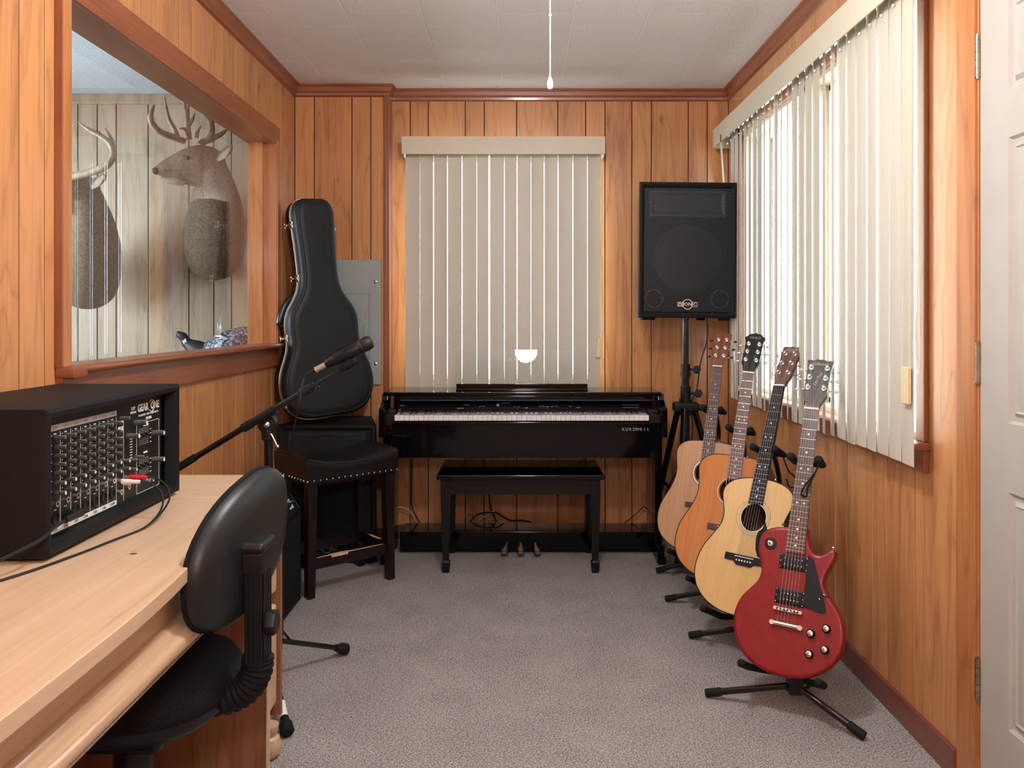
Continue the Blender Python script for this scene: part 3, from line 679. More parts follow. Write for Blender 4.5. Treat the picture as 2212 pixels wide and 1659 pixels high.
lx0, lx1 = (828 - CX) * 4.0 / FPX, (1429 - CX) * 4.0 / FPX
mb = MB(); mb.box((lx0, 3.995, 0.806), (lx1, 4.29, 0.824), bev=0.004); obj('lid', mb, 'piano_black', pn, world=True)
mb = MB(); mx0, mx1 = fx0 + 0.028, fx1 - 0.028
mb.tube([(mx0, 4.015, 0.800), (mx1, 4.015, 0.800)], 0.0085, 14); mb.box((mx0, 4.02, 0.785), (mx1, 4.05, 0.808)); mb.box((mx0, 4.018, 0.789), (mx1, 4.026, 0.801), 1, bev=0.002); mb.tube([(mx0, 4.03, 0.783), (mx1, 4.03, 0.783)], 0.006, 12, 1)
mb.box((mx0 - 0.03, 4.00, 0.74), (mx0, 4.08, 0.808), 0, bev=0.003); mb.box((mx1, 4.00, 0.74), (mx1 + 0.03, 4.08, 0.808), 0, bev=0.003)
obj('sliding_cover', mb, ['piano_black', 'fascia_grey'], pn, world=True)
# control fascia, tilted
tilt = Matrix.Translation((0.02, 4.052, 0.752)) @ Matrix.Rotation(R(58), 4, 'X'); mb = MB()
mb.box((mx0 - 0.02, -0.022, -0.004), (mx1 - 0.02, 0.026, 0.0), mat=tilt); fas = obj('control_panel', mb, 'black_gloss_fascia', pn, world=True)
mb = MB(); k = random.Random(3)
def fx(px): return (px - CX) * 4.05 / FPX - 0.02
for px, w, yy, hh in [(987, .035, -.016, .003), (1002, .004, 0.0, .004), (1006, .016, .003, .002), (1035, .009, -.006, .003), (1043, .009, -.006, .003), (1073, .012, -.004, .014), (1082, .046, .012, .002), (1110, .009, -.008, .003), (1119, .009, -.008, .003),
    (1135, .012, -.014, .003), (1164, .011, -.006, .003), (1172, .011, -.006, .003), (1180, .012, -.008, .004), (1190, .011, -.006, .003), (1199, .011, -.006, .003), (1230, .010, -.006, .003), (1245, .018, -.012, .003), (1345, .080, .003, .0012), (1345, .080, -.010, .0012), (864, .022, -.002, .003)]:
    mb.box((fx(px), yy, 0), (fx(px) + w, yy + hh, 0.0012), mat=tilt)
obj('button', mb, 'grey_print', pn, world=True)
mb = MB(); mb.box((fx0 + 0.03, 4.030, 0.727), (fx1 - 0.03, 4.070, 0.731), 0); mb.box((fx0 + 0.03, 4.0285, 0.7205), (fx1 - 0.03, 4.034, 0.7235), 1); mb.box((fx0 + 0.03, 4.0290, 0.7235), (fx1 - 0.03, 4.034, 0.731), 0); obj('felt_strip', mb, ['satin_black', 'red_felt'], pn, world=True)
for a, b in ((pl + 0.03, (851 - CX) * YP / FPX), ((1403 - CX) * YP / FPX, pr - 0.03)):
    mb = MB(); mb.box((a, YP + 0.004, 0.672), (b, 4.05, 0.722), bev=0.003); mb.box((a, YP + 0.05, 0.70), (b, 4.06, 0.742), bev=0.006); obj('key_block', mb, 'satin_black', pn, world=True)
kx0 = (852 - CX) * YP / FPX; kw = ((1402 - CX) * YP / FPX - kx0) / 52; wk = bk = None
kb = MB(); kb.box((0.0005, 0, 0), (kw - 0.0005, 0.125, 0.026), bev=0.0012, seg=1)
bb = MB(); bb.loft([[(-0.0055, 0, 0), (0.0055, 0, 0), (0.0055, 0.085, 0), (-0.0055, 0.085, 0)], [(-0.0048, 0.004, 0.010), (0.0048, 0.004, 0.010), (0.0048, 0.085, 0.011), (-0.0048, 0.085, 0.011)]])
o2 = Vector((0.02, 4.1, 0))
for i in range(52):
    p = Vector((kx0 + i * kw, YP - 0.001, 0.694)) - o2
    if wk is None: wk = obj('white_key', kb, 'white_key', pn); wk.location = p
    else: copy_part(wk, pn, p)
    if i < 51 and i % 7 in (0, 2, 3, 5, 6):
        q = Vector((kx0 + (i + 1) * kw, YP + 0.045, 0.720)) - o2
        if bk is None: bk = obj('black_key', bb, 'black_key', pn); bk.location = q
        else: copy_part(bk, pn, q)
# lower box, pedals
mb = MB(); mb.box((fx0 + 0.01, 4.12, 0.014), (fx1 - 0.01, 4.30, 0.110), bev=0.003); obj('pedal_box', mb, 'piano_black', pn, world=True)
for px, dx in ((1094, -0.010), (1125, 0.0), (1157, 0.010)):
    x = (px - CX) * 4.1 / FPX; mb = MB()
    pth = [(x, 4.125, 0.052), (x, 4.10, 0.050), (x + dx * 0.6, 4.075, 0.040), (x + dx, 4.055, 0.030), (x + dx, 4.043, 0.026)]
    rings = []
    for (a, w) in zip(pth, (0.011, 0.011, 0.016, 0.021, 0.013)):
        rings.append([(a[0] + w * math.cos(t), a[1], a[2] + 0.007 * math.sin(t)) for t in [2 * math.pi * j / 12 for j in range(12)]])
    mb.loft(rings); obj('pedal', mb, 'pedal_brass', pn, world=True)
# music rest: black shelf and clear acrylic sheet
mb = MB(); m0, m1 = (985 - CX) * 4.06 / FPX, (1270 - CX) * 4.06 / FPX
mb.box((m0, 4.055, 0.824), (m1, 4.085, 0.834), bev=0.002); mb.box((m0, 4.078, 0.828), (m1, 4.092, 0.858), bev=0.002); obj('music_rest', mb, 'piano_black', pn, world=True)
mb = MB(); a0, a1 = (986 - CX) * 4.12 / FPX, (1266 - CX) * 4.12 / FPX; m = Matrix.Translation((0, 4.085, 0.858)) @ Matrix.Rotation(R(-13.68), 4, 'X'); r = 0.02; pts = [(a0, 0), (a1, 0)]
pts += [(a1 - r + r * math.cos(t), 0.172 - r + r * math.sin(t)) for t in [R(15 * j) for j in range(7)]] + [(a0 + r - r * math.sin(t), 0.172 - r + r * math.cos(t)) for t in [R(15 * j) for j in range(7)]]
mb.prism([(p[0], p[1]) for p in pts], -0.0015, 0.0015, mat=m @ Matrix.Rotation(R(90), 4, 'X')); obj('clear_sheet', mb, 'acrylic', pn, world=True, label='clear acrylic music sheet rest')
front = lambda x, y, z: Matrix.Translation(Vector((x, y, z)) - o2) @ Matrix.Rotation(R(90), 4, 'X')
for i, ch in enumerate('KURZWEIL'):
    text('lettering', ch, 0.019, front((1346.5 + i * 7.7 - CX) * YP / FPX, YP + 0.0045, EYE - (928 - CY) * YP / FPX), pn, 'grey_print', bold=0.0004)
    if i < 4: text('lettering', ch, 0.013, Matrix.Translation(Vector(((1090 + i * 11 - CX) * 4.1 / FPX, 4.097, EYE - (777 - CY) * 4.1 / FPX)) - o2) @ Matrix.Rotation(R(76), 4, 'X'), pn, 'white_print', 0.0002, bold=0.0004)  # first letters again, white on the clear sheet, as a painted reflection
# cables under the piano
def cable(name, pts, r, matn, label, cat='cable', group=None, n=7):
    mb = MB(); mb.tube(smooth_path(pts, n), r, 8); return single(name, mb, matn, label, cat, group)
c_ = lambda px, py, D=4.36: P(px, py, D)
cable('power_cable', [c_(1055, 995), c_(1056, 1060), c_(1059, 1092), c_(1066, 1112), c_(1072, 1126, 4.33)], 0.004, 'cable_black', 'thick black cable dropping straight behind the piano, above the pedals')
cable('power_cable', [c_(890, 992), c_(889, 1060), c_(890, 1095), c_(905, 1126, 4.33), c_(910, 1130, 4.33)], 0.0035, 'cable_black', 'black cable hanging behind the left end of the piano')
cable('audio_cable', [c_(1016, 1127, 4.33), c_(1026, 1114), c_(1042, 1108), c_(1060, 1107), c_(1074, 1108), c_(1090, 1118), c_(1105, 1124), c_(1130, 1124), c_(1148, 1128, 4.33)], 0.004, 'cable_black', 'dark cable looping over the piano pedal box, with a glossy hump')
cable('audio_cable', [c_(1032, 1127, 4.33), c_(1044, 1118), c_(1053, 1114), c_(1062, 1105), c_(1070, 1110), c_(1064, 1104), c_(1060, 1112), c_(1052, 1122), c_(1075, 1122), c_(1074, 1128, 4.32)], 0.0022, 'cable_grey', 'light grey cable knotted on the piano pedal box')
cable('audio_cable', [c_(1003, 1122), c_(1005, 1112), c_(1016, 1107), c_(1026, 1112), c_(1030, 1127, 4.33)], 0.0016, 'cable_grey', 'thin pale cable arching left of the knotted cables')
cable('audio_cable', [c_(850, 1103), c_(862, 1096), c_(880, 1100), c_(892, 1114), c_(897, 1127, 4.33)], 0.003, 'cable_grey', 'grey cable arching beside the bar stool behind the piano')
cable('audio_cable', [c_(1349, 1130, 4.33), c_(1375, 1109), c_(1391, 1094), c_(1400, 1103), c_(1410, 1108)], 0.0025, 'cable_black', 'black cable peaking behind the right end of the piano')

# piano bench
bn = thing('piano_bench', 'black piano bench with tapered legs standing under the piano', 'bench', (0.015, 3.98, 0))
mb = MB(); mb.box((-0.3775, 3.775, 0.438), (0.3965, 4.185, 0.462), bev=0.005, seg=3); obj('seat', mb, 'piano_black', bn, world=True)
mb = MB(); mb.box((-0.325, 3.81, 0.365), (0.345, 3.828, 0.438)); mb.box((-0.325, 4.13, 0.365), (0.345, 4.148, 0.438)); mb.box((-0.335, 3.83, 0.365), (-0.318, 4.13, 0.438)); mb.box((0.337, 3.83, 0.365), (0.355, 4.13, 0.438))
obj('apron', mb, 'satin_black', bn, world=True)
for x in (-0.338, 0.357):
    for y in (3.822, 4.14):
        mb = MB(); rings = []
        for z, w in ((0, 0.013), (0.010, 0.017), (0.05, 0.020), (0.058, 0.013), (0.07, 0.0145), (0.36, 0.023), (0.438, 0.023)): rings.append([(x - w, y - w, z), (x + w, y - w, z), (x + w, y + w, z), (x - w, y + w, z)])
        mb.loft(rings); obj('leg', mb, 'satin_black', bn, world=True, sharp=20)

# ------------------------------------------------------------------ PA loudspeakers
def pa_speaker(label, x, y, z, roll=0.0, yaw=0.0, group='pair of black loudspeakers'):
    m = Matrix.Translation((x, y, z)) @ Matrix.Rotation(R(roll), 4, 'Y') @ Matrix.Rotation(R(yaw), 4, 'Z')
    t = thing('loudspeaker', label, 'loudspeaker', mat=m, group=group); W, H, Dp = 0.2375, 0.672, 0.335
    mb = MB(); out = [(-W, 0), (W, 0), (W * 0.66, Dp), (-W * 0.66, Dp)]
    mb.loft([[(p[0], p[1], zz) for p in inset(out, d)] for d, zz in ((0.008, 0.012), (0.002, 0.014), (0, 0.020), (0, H - 0.008), (0.002, H - 0.002), (0.008, H))])
    fr = [[(-W + a, -b, 0.012 + a), (W - a, -b, 0.012 + a), (W - a, -b, H - a), (-W + a, -b, H - a)] for a, b in ((0, 0), (0.004, 0.016), (0.014, 0.018), (0.026, 0.012), (0.028, 0.0015))]
    mb.loft(fr, caps=(False, False)); obj('cabinet', mb, 'tolex', t)
    mb = MB(); mb.box((-W + 0.026, -0.010, 0.042), (W - 0.026, -0.0095, H - 0.030)); obj('grille', mb, 'grille', t)
    mb = MB(); mb.lathe([(0.165, -0.006), (0.170, -0.002), (0.150, -0.001), (0.06, 0.002), (0.055, -0.003), (0.03, -0.006), (0.001, -0.007)], 36, mat=Matrix.Translation((0, 0.0, 0.30)) @ Matrix.Rotation(R(90), 4, 'X') @ Matrix.Diagonal((1, 1, -1, 1))); obj('woofer', mb, 'satin_black', t)
    mb = MB(); q = ((0, 0.002), (0.006, 0.007), (0.014, 0.007), (0.03, 0.001)); mb.loft([[(-0.19 + e, -d, 0.50 + e), (0.19 - e, -d, 0.50 + e), (0.19 - e, -d, 0.635 - e), (-0.19 + e, -d, 0.635 - e)] for e, d in q]); obj('horn', mb, 'fascia_grey', t, sharp=15)
    for s in (-1, 1):
        mb = MB(); mb.ring((0, 0), 0.040, 0.044, 0, 0.006, mat=Matrix.Translation((s * 0.16, -0.001, 0.105)) @ Matrix.Rotation(R(90), 4, 'X')); obj('port_ring', mb, 'fascia_grey', t)
        mb = MB(); mb.box((s * 0.19 - 0.025, 0.01, 0), (s * 0.19 + 0.025, 0.06, 0.016), bev=0.004); mb.box((s * 0.13 - 0.02, 0.26, 0), (s * 0.13 + 0.02, 0.30, 0.016), bev=0.004); obj('foot', mb, 'rubber', t)
    zl = 0.078; mb = MB(); mb.ring((0, 0), 0.0215, 0.025, 0.0, 0.004, mat=Matrix.Translation((0, -0.0115, zl)) @ Matrix.Rotation(R(90), 4, 'X')); mb.box((-0.047, -0.0135, zl - 0.011), (-0.020, -0.0110, zl - 0.007)); mb.box((0.020, -0.0135, zl - 0.013), (0.049, -0.0110, zl - 0.011))
    mb.box((-0.047, -0.0135, zl + 0.009), (-0.020, -0.011, zl + 0.011)); mb.box((0.020, -0.0135, zl + 0.009), (0.047, -0.011, zl + 0.011)); mb.box((-0.049, -0.0135, zl - 0.009), (-0.047, -0.011, zl + 0.010)); mb.box((0.047, -0.0135, zl - 0.011), (0.049, -0.011, zl + 0.010))
    obj('badge', mb, 'nickel', t); text('lettering', 'PHONIC', 0.021, Matrix.Translation((0, -0.013, zl)) @ Matrix.Rotation(R(90), 4, 'X'), t, 'nickel', 0.001, sx=1.12, bold=0.0004)
    return t
pa_speaker('black loudspeaker raised on the tripod pole beside the right hand window', 0.818, 3.985, 1.174, roll=0.5)
pa_speaker('black loudspeaker standing on the floor under the guitar case', -0.925, 3.962, 0.0, yaw=0)
ss = thing('speaker_stand', 'black tripod speaker stand in the right corner behind the guitars', 'speaker stand', (0.838, 4.11, 0))
mb = MB(); mb.tube([(0.838, 4.11, 0.80), (0.838, 4.11, 1.182)], 0.0165, 18); obj('inner_pole', mb, 'black_metal', ss, world=True)
mb = MB(); mb.tube([(0.838, 4.11, 0.20), (0.838, 4.11, 0.90)], 0.020, 18); obj('outer_pole', mb, 'black_metal', ss, world=True)
mb = MB(); mb.tube([(0.838, 4.11, 0.885), (0.838, 4.11, 0.955)], 0.0235, 18); mb.tube([(0.838, 4.11, 0.90), (0.838, 4.11, 0.912)], 0.027, 18); mb.tube([(0.838, 4.11, 0.775), (0.838, 4.11, 0.845)], 0.026, 18); obj('clamp_collar', mb, 'black_plastic', ss, world=True)
for z, xx in ((0.928, 0.888), (0.810, 0.895)):
    mb = MB(); mb.tube([(0.85, 4.105, z), (xx - 0.01, 4.09, z)], 0.006, 8); mb.prism([(0.021 * math.cos(R(60 * i)), 0.021 * math.sin(R(60 * i))) for i in range(6)], -0.010, 0.010, mat=Matrix.Translation((xx, 4.08, z)) @ Matrix.Rotation(R(70), 4, 'X'), bev=0.003); obj('knob', mb, 'black_plastic', ss, world=True)
mb = MB(); mb.box((0.838 - 0.062, 4.07, 0.715), (0.838 + 0.062, 4.15, 0.765), bev=0.012); mb.box((0.90, 4.09, 0.722), (0.945, 4.13, 0.752), bev=0.008); mb.tube([(0.838, 4.11, 0.70), (0.838, 4.11, 0.78)], 0.032, 16); obj('leg_hub', mb, 'black_plastic', ss, world=True)
for az in (250, 10, 130):
    d = Vector((math.cos(R(az)), math.sin(R(az)), 0)); rr = 0.26 if az == 250 else (0.25 if az == 10 else 0.24)
    a = Vector((0.838, 4.11, 0.735)) + d * 0.045; b = Vector((0.838, 4.11, 0.03)) + d * rr
    if az == 250: b = Vector((0.765, 3.90, 0.02))
    mb = MB(); mb.tube([a, b], 0.0155, 12, flat=1.3); mb.tube([Vector((0.838, 4.11, 0.28)) + d * 0.02, a.lerp(b, 0.55)], 0.009, 8); lg = obj('leg', mb, 'black_metal', ss, world=True)
    mb = MB(); dd = (b - a).normalized(); mb.tube([b - dd * 0.06, b + dd * 0.012], 0.022, 12); obj('rubber_foot', mb, 'rubber', lg, world=True)
cable('speaker_cable', [P(1529, 700, 4.2), P(1527, 735, 4.2), P(1518, 765, 4.2), P(1512, 790, 4.2), P(1505, 840, 4.2), P(1494, 870, 4.18), P(1492, 960, 4.15), P(1440, 1060, 4.2), P(1420, 1150, 4.3)], 0.0035, 'cable_black', 'dark blue black cable hanging from the raised loudspeaker')

# ------------------------------------------------------------------ guitar case leaning on the floor speaker
yaw = -38; lean = 3.0; roll = -4.4
def gframe(o, yaw, lean, roll):
    y, l, r = R(yaw), R(lean), R(roll); n = Vector((-math.sin(y), -math.cos(y), 0)); rt = Vector((math.cos(y), -math.sin(y), 0)); up = Vector((0, 0, 1))
    up2 = up * math.cos(l) - n * math.sin(l); n2 = n * math.cos(l) + up * math.sin(l)
    u = rt * math.cos(r) - up2 * math.sin(r); v = up2 * math.cos(r) + rt * math.sin(r); return frame(o, u, v, n2)
CM = gframe((-0.905, 4.005, 0.705), yaw, lean, roll)
gc = thing('guitar_case', 'black hard shell acoustic guitar case standing upright in the left corner', 'guitar case', mat=CM)
hw = [(0.0, 0.05), (0.0015, 0.09), (0.010, 0.13), (0.030, 0.168), (0.065, 0.197), (0.12, 0.217), (0.18, 0.222), (0.24, 0.212), (0.30, 0.190), (0.35, 0.174), (0.40, 0.170), (0.45, 0.172), (0.50, 0.166), (0.54, 0.150), (0.58, 0.125), (0.62, 0.104), (0.67, 0.092), (0.75, 0.090), (0.85, 0.093), (0.95, 0.098), (1.0, 0.098), (1.035, 0.088), (1.06, 0.068), (1.07, 0.045)]
hw = [(a, b * 1.07) for a, b in hw]
def sym(h, k=3): 
    p = smooth_path([(w, v, 0) for v, w in h], k); return [(a.x, a.y) for a in p] + [(-a.x, a.y) for a in reversed(p)]
co = sym(hw)
mb = MB(); mb.loft([[(p[0], p[1], z) for p in inset(co, d)] for d, z in ((0.0, -0.040), (0.0, -0.014), (0.003, 0.002), (0.009, 0.011), (0.016, 0.0155), (0.020, 0.0160), (0.0225, 0.0150), (0.026, 0.0175), (0.045, 0.019))]); obj('lid', mb, 'case_shell', gc, sharp=50)
mb = MB(); mb.loft([[(p[0], p[1], z) for p in inset(co, d)] for d, z in ((0.02, -0.118), (0.004, -0.112), (0.0, -0.10), (0.0, -0.044))]); obj('bottom_shell', mb, 'case_shell', gc, sharp=50)
mb = MB(); mb.loft([[(p[0], p[1], z) for p in inset(co, d)] for d, z in ((0.0, -0.048), (-0.004, -0.048), (-0.004, -0.0435), (-0.001, -0.042), (-0.004, -0.0405), (-0.004, -0.036), (0.0, -0.036))], caps=(False, False)); obj('edge_trim', mb, 'trim_alu', gc)
def at_v(h, v):
    for (a, b), (c, d) in zip(h, h[1:]):
        if a <= v <= c and c > a: return b + (d - b) * (v - a) / (c - a)
    return h[-1][1]
for v, s in ((0.085, -1), (0.40, -1), (0.685, -1), (0.945, -1), (0.20, 1), (0.92, 1)):
    x = s * at_v(hw, v); mb = MB(); mb.box((x - 0.006, v - 0.017, -0.062), (x + 0.006, v + 0.017, -0.022), bev=0.003); mb.tube([(x + s * 0.008, v, -0.078), (x + s * 0.008, v, -0.02)], 0.007, 10); mb.ball((x + s * 0.012, v, -0.070), 0.010); mb.box((x - 0.004, v - 0.01, -0.085), (x + s * 0.016 + 0.002, v + 0.01, -0.075), bev=0.002)
    obj('latch', mb, 'nickel', gc)
mb = MB(); hp = [(-at_v(hw, 0.46) - 0.0, 0.46), (-at_v(hw, 0.46) - 0.016, 0.466), (-at_v(hw, 0.49) - 0.020, 0.49), (-at_v(hw, 0.55) - 0.018, 0.55), (-at_v(hw, 0.585) - 0.014, 0.585), (-at_v(hw, 0.60), 0.60)]
mb.tube(smooth_path([(a, b, -0.06) for a, b in hp], 5), [0.008, 0.009, 0.013, 0.014, 0.013, 0.010, 0.008], 10, flat=1.2); obj('handle', mb, 'leather', gc)
mb = MB(); rg = random.Random(5)
for j in range(14):
    v0 = 0.945 - j * 0.018; u0 = 0.018 + rg.uniform(-0.012, 0.012); mb.tube(smooth_path([(u0 - 0.02, v0, 0.0185), (u0 + 0.014, v0 + 0.006, 0.019), (u0 + rg.uniform(0, .02), v0 - 0.008, 0.019), (u0 - 0.012, v0 - 0.010, 0.0185)], 4), 0.0011, 5)
obj('embossing', mb, 'case_shell', gc)

# ------------------------------------------------------------------ bar stool
A = Vector((-0.821, 3.698, 0)); e1 = Vector((0.754, 0.656, 0)); e2 = Vector((-0.656, 0.754, 0)); SM = frame(A, e1, e2, Vector((0, 0, 1)))
st = thing('bar_stool', 'dark wood bar stool with black saddle cushion and nailhead trim', 'stool', mat=SM)
mb = MB(); nx, ny = 14, 8; top = []; hx, hy = 0.215, 0.150
def zs_(t, s): return 0.575 + 0.030 * abs(t) ** 2.2 - 0.012 * abs(s) ** 3
rows = []
for j in range(ny + 1):
    s = -1 + 2 * j / ny; rows.append([(hx * (-1 + 2 * i / nx), hy * s, zs_(-1 + 2 * i / nx, s)) for i in range(nx + 1)])
vs = [p for r in rows for p in r]; fs = [(j * (nx + 1) + i, j * (nx + 1) + i + 1, (j + 1) * (nx + 1) + i + 1, (j + 1) * (nx + 1) + i) for j in range(ny) for i in range(nx)]
mb.add(vs, fs)
loop = [rows[0][i] for i in range(nx + 1)] + [rows[j][nx] for j in range(1, ny + 1)] + [rows[ny][i] for i in range(nx - 1, -1, -1)] + [rows[j][0] for j in range(ny - 1, 0, -1)]
def ring_at(g, dz, z=None): return [(p[0] * (1 + g / hx), p[1] * (1 + g / hy), (z if z is not None else p[2] - dz)) for p in loop]
mb.loft([ring_at(0, 0), ring_at(0.006, 0.004), ring_at(0.009, 0.012), ring_at(0.010, 0.03), ring_at(0.006, 0, 0.51), ring_at(0.004, 0, 0.488)], caps=(False, True)); obj('cushion', mb, 'leather', st, sharp=60)
mb = MB(); mb.tube([Vector(p) + Vector((p[0] * 0.03, p[1] * 0.04, -0.003)) for p in ring_at(0.004, 0.002)] + [Vector(ring_at(0.004, 0.002)[0])], 0.0022, 6); obj('piping', mb, 'leather', st)
nh = None; nb = MB(); nb.ball((0, 0, 0), 0.0042, seg=8, rings=6)
spots = [(-hx - 0.004 + (2 * hx + 0.008) * i / 15, -hy - 0.006) for i in range(16)] + [(-hx - 0.006, -hy + 2 * hy * i / 11) for i in range(1, 12)] + [(hx + 0.006, -hy + 2 * hy * i / 11) for i in range(1, 12)]
for p in spots:
    if nh is None: nh = obj('nailhead', nb, 'chrome', st); nh.location = (*p, 0.498)
    else: copy_part(nh, st, (*p, 0.498))
for sx in (-1, 1):
    for sy in (-1, 1):
        mb = MB(); rings = [[(sx * c + a * w, sy * d + b * w, z) for a, b in ((-1, -1), (1, -1), (1, 1), (-1, 1))] for z, c, d, w in ((0, 0.198, 0.132, 0.0165), (0.3, 0.192, 0.127, 0.020), (0.49, 0.188, 0.123, 0.021))]
        mb.loft(rings); obj('leg', mb, 'espresso', st, sharp=20)
for lo, hi in (((-0.19, -0.14, 0.118), (0.19, -0.118, 0.166)), ((-0.19, 0.118, 0.118), (0.19, 0.14, 0.166)), ((-0.206, -0.12, 0.118), (-0.184, 0.12, 0.166)), ((0.184, -0.12, 0.118), (0.206, 0.12, 0.166))):
    mb = MB(); mb.box(lo, hi, bev=0.002); s_ = obj('stretcher', mb, 'espresso', st)
    if lo[1] == -0.14:
        mb = MB(); pts = [(-0.17, -0.138), (-0.09, -0.1405), (-0.03, -0.1405), (0.16, -0.1385), (0.16, -0.134), (0.02, -0.132), (-0.04, -0.120), (-0.10, -0.122), (-0.12, -0.132), (-0.17, -0.135)]; mb.prism(pts, 0.1655, 0.1668)
        mb.box((-0.10, -0.1407, 0.156), (-0.02, -0.1398, 0.1668)); obj('worn_patch', mb, 'worn_wood', s_)
    if lo[0] == 0.184:
        mb = MB(); mb.prism([(0.186, -0.05), (0.200, -0.06), (0.204, 0.03), (0.195, 0.06), (0.187, 0.0)], 0.1655, 0.1668); obj('worn_patch', mb, 'worn_wood', s_)
mb = MB(); mb.box((-0.19, -0.125, 0.47), (0.19, 0.125, 0.489)); obj('seat_frame', mb, 'espresso', st)

# ------------------------------------------------------------------ small guitar amplifier behind the desk
ga = thing('guitar_amplifier', 'small black guitar amplifier with slanted control panel behind the desk', 'amplifier', (-1.04, 3.25, 0))
pr_ = [(-1.165, 0.012), (-0.915, 0.012), (-0.915, 0.385), (-0.965, 0.462), (-1.165, 0.462)]; m = Matrix(((1, 0, 0, 0), (0, 0, 1, 0), (0, 1, 0, 0), (0, 0, 0, 1)))
mb = MB(); mb.prism(pr_, 3.03, 3.455, mat=m, bev=0.006); obj('cabinet', mb, 'tolex', ga, world=True)
mb = MB(); mb.box((-0.9145, 3.055, 0.04), (-0.912, 3.43, 0.372)); obj('grille_cloth', mb, 'chair_fabric', ga, world=True)
pd = Vector((-0.05, 0, 0.077)).normalized(); nn_ = Vector((0.077, 0, 0.05)).normalized(); PMx = frame(Vector((-0.915, 3.0, 0.385)), Vector((0, 1, 0)), pd, nn_)
mb = MB(); mb.box((0.05, 0.008, -0.001), (0.43, 0.085, 0.002), mat=PMx); obj('control_panel', mb, 'mixer_panel', ga, world=True)
mb = MB(); mb.box((0.05, 0.006, 0.001), (0.43, 0.009, 0.003), mat=PMx); mb.box((0.429, 0.006, 0.001), (0.4315, 0.075, 0.003), mat=PMx); obj('panel_edging', mb, 'trim_alu', ga, world=True)
for k in range(5):
    mb = MB(); mb.lathe([(0.011, 0.002), (0.011, 0.008), (0.009, 0.018), (0.002, 0.019)], 14, mat=PMx @ Matrix.Translation((0.08 + k * 0.06, 0.045, 0))); obj('knob', mb, 'black_plastic', ga, world=True)
mb = MB(); mb.ring((0, 0), 0.006, 0.011, 0, 0.005, mat=PMx @ Matrix.Translation((0.405, 0.048, 0)), seg=18); obj('input_jack', mb, 'nickel', ga, world=True)
mg = Matrix.Translation(Vector((1.04, -3.25, 0))) @ PMx @ Matrix.Translation((0.355, 0.055, 0.0022)); text('lettering', 'BACK', 0.022, mg, ga, 'white_print', 0.0004, bold=0.001); text('lettering', 'STAGE', 0.018, Matrix.Translation(Vector((1.04, -3.25, 0))) @ PMx @ Matrix.Translation((0.355, 0.030, 0.0022)), ga, 'white_print', 0.0004, bold=0.001)
for y_ in (3.035, 3.45):
    mb = MB(); mb.ball((-0.921, y_, 0.022), 0.011, sc=(1, 1, 0.9)); obj('corner_protector', mb, 'chrome', ga, world=True)
mb = MB()
for x_ in (-1.14, -0.94):
    for y_ in (3.06, 3.43): mb.tube([(x_, y_, 0), (x_, y_, 0.014)], 0.012, 10)
obj('foot', mb, 'rubber', ga, world=True)

# ------------------------------------------------------------------ desk and drawer cabinet
DZ = 0.75
dk = thing('desk', 'long pale maple desk with curved front edge along the left wall', 'desk', (-0.87, 1.0, 0))
edge = smooth_path([(-0.565, -0.35, 0), (-0.565, 0.6, 0), (-0.565, 1.12, 0), (-0.569, 1.28, 0), (-0.580, 1.43, 0), (-0.602, 1.58, 0), (-0.627, 1.73, 0), (-0.645, 1.88, 0), (-0.652, 1.999, 0)], 4)
out = [(-1.165, -0.35)] + [(p.x, p.y) for p in edge] + [(-1.165, 1.999)]
mb = MB(); mb.prism(out, DZ - 0.026, DZ, bev=0.002); obj('desktop', mb, 'desk_wood', dk, world=True, sharp=25)
mb = MB(); kx, ky = (288 - CX) * (0.44 * FPX / (1197 - CY)) / FPX, 0.44 * FPX / (1197 - CY)
mb.lathe([(0.013, 0), (0.013, 0.0004), (0.001, 0.0005)], 16, mat=Matrix.Translation((kx, ky, DZ)) @ Matrix.Diagonal((1, 1.2, 1, 1))); mb.lathe([(0.007, 0), (0.007, 0.0007), (0.001, 0.0008)], 14, 1, mat=Matrix.Translation((kx, ky, DZ)) @ Matrix.Diagonal((1, 0.8, 1, 1)))
obj('knot', mb, ['desk_wood', 'mahogany'], dk, world=True, label='dark knot in the pale wood')
mb = MB(); mb.box((-0.64, -0.33, 0.640), (-0.622, 1.975, DZ - 0.026)); obj('apron', mb, 'desk_wood', dk, world=True)
pr_ = [(-0.66, 0.592), (-0.594, 0.592), (-0.592, 0.597)] + [(-0.598 + 0.018 * math.cos(t), 0.618 + 0.018 * math.sin(t)) for t in [R(-75 + 15 * j) for j in range(11)]] + [(-0.600, 0.640), (-0.606, 0.648), (-0.66, 0.648)]
mb = MB(); mb.prism(pr_, -0.33, 1.975, mat=Matrix(((1, 0, 0, 0), (0, 0, 1, 0), (0, 1, 0, 0), (0, 0, 0, 1)))); mb.box((-1.1, -0.3, 0.60), (-0.66, 1.9, 0.612)); obj('rounded_rail', mb, 'desk_rail', dk, world=True, sharp=30)
mb = MB(); mb.box((-1.165, 1.976, 0.0), (-0.608, 1.997, DZ - 0.0262), bev=0.001); obj('side_panel', mb, 'desk_dark', dk, world=True)
mb = MB(); mb.box((-0.6085, 1.9755, 0.0), (-0.6055, 1.9975, DZ - 0.027)); obj('edge_strip', mb, 'desk_wood', dk, world=True)
mb = MB(); mb.box((-1.165, -0.35, 0.0), (-0.625, -0.33, DZ - 0.0262)); mb.box((-1.165, -0.33, 0.2), (-1.15, 1.976, DZ - 0.0262)); obj('back_panel', mb, 'desk_dark', dk, world=True)
dc = thing('drawer_cabinet', 'pale maple drawer cabinet joined to the far end of the desk', 'cabinet', (-0.9, 2.14, 0))
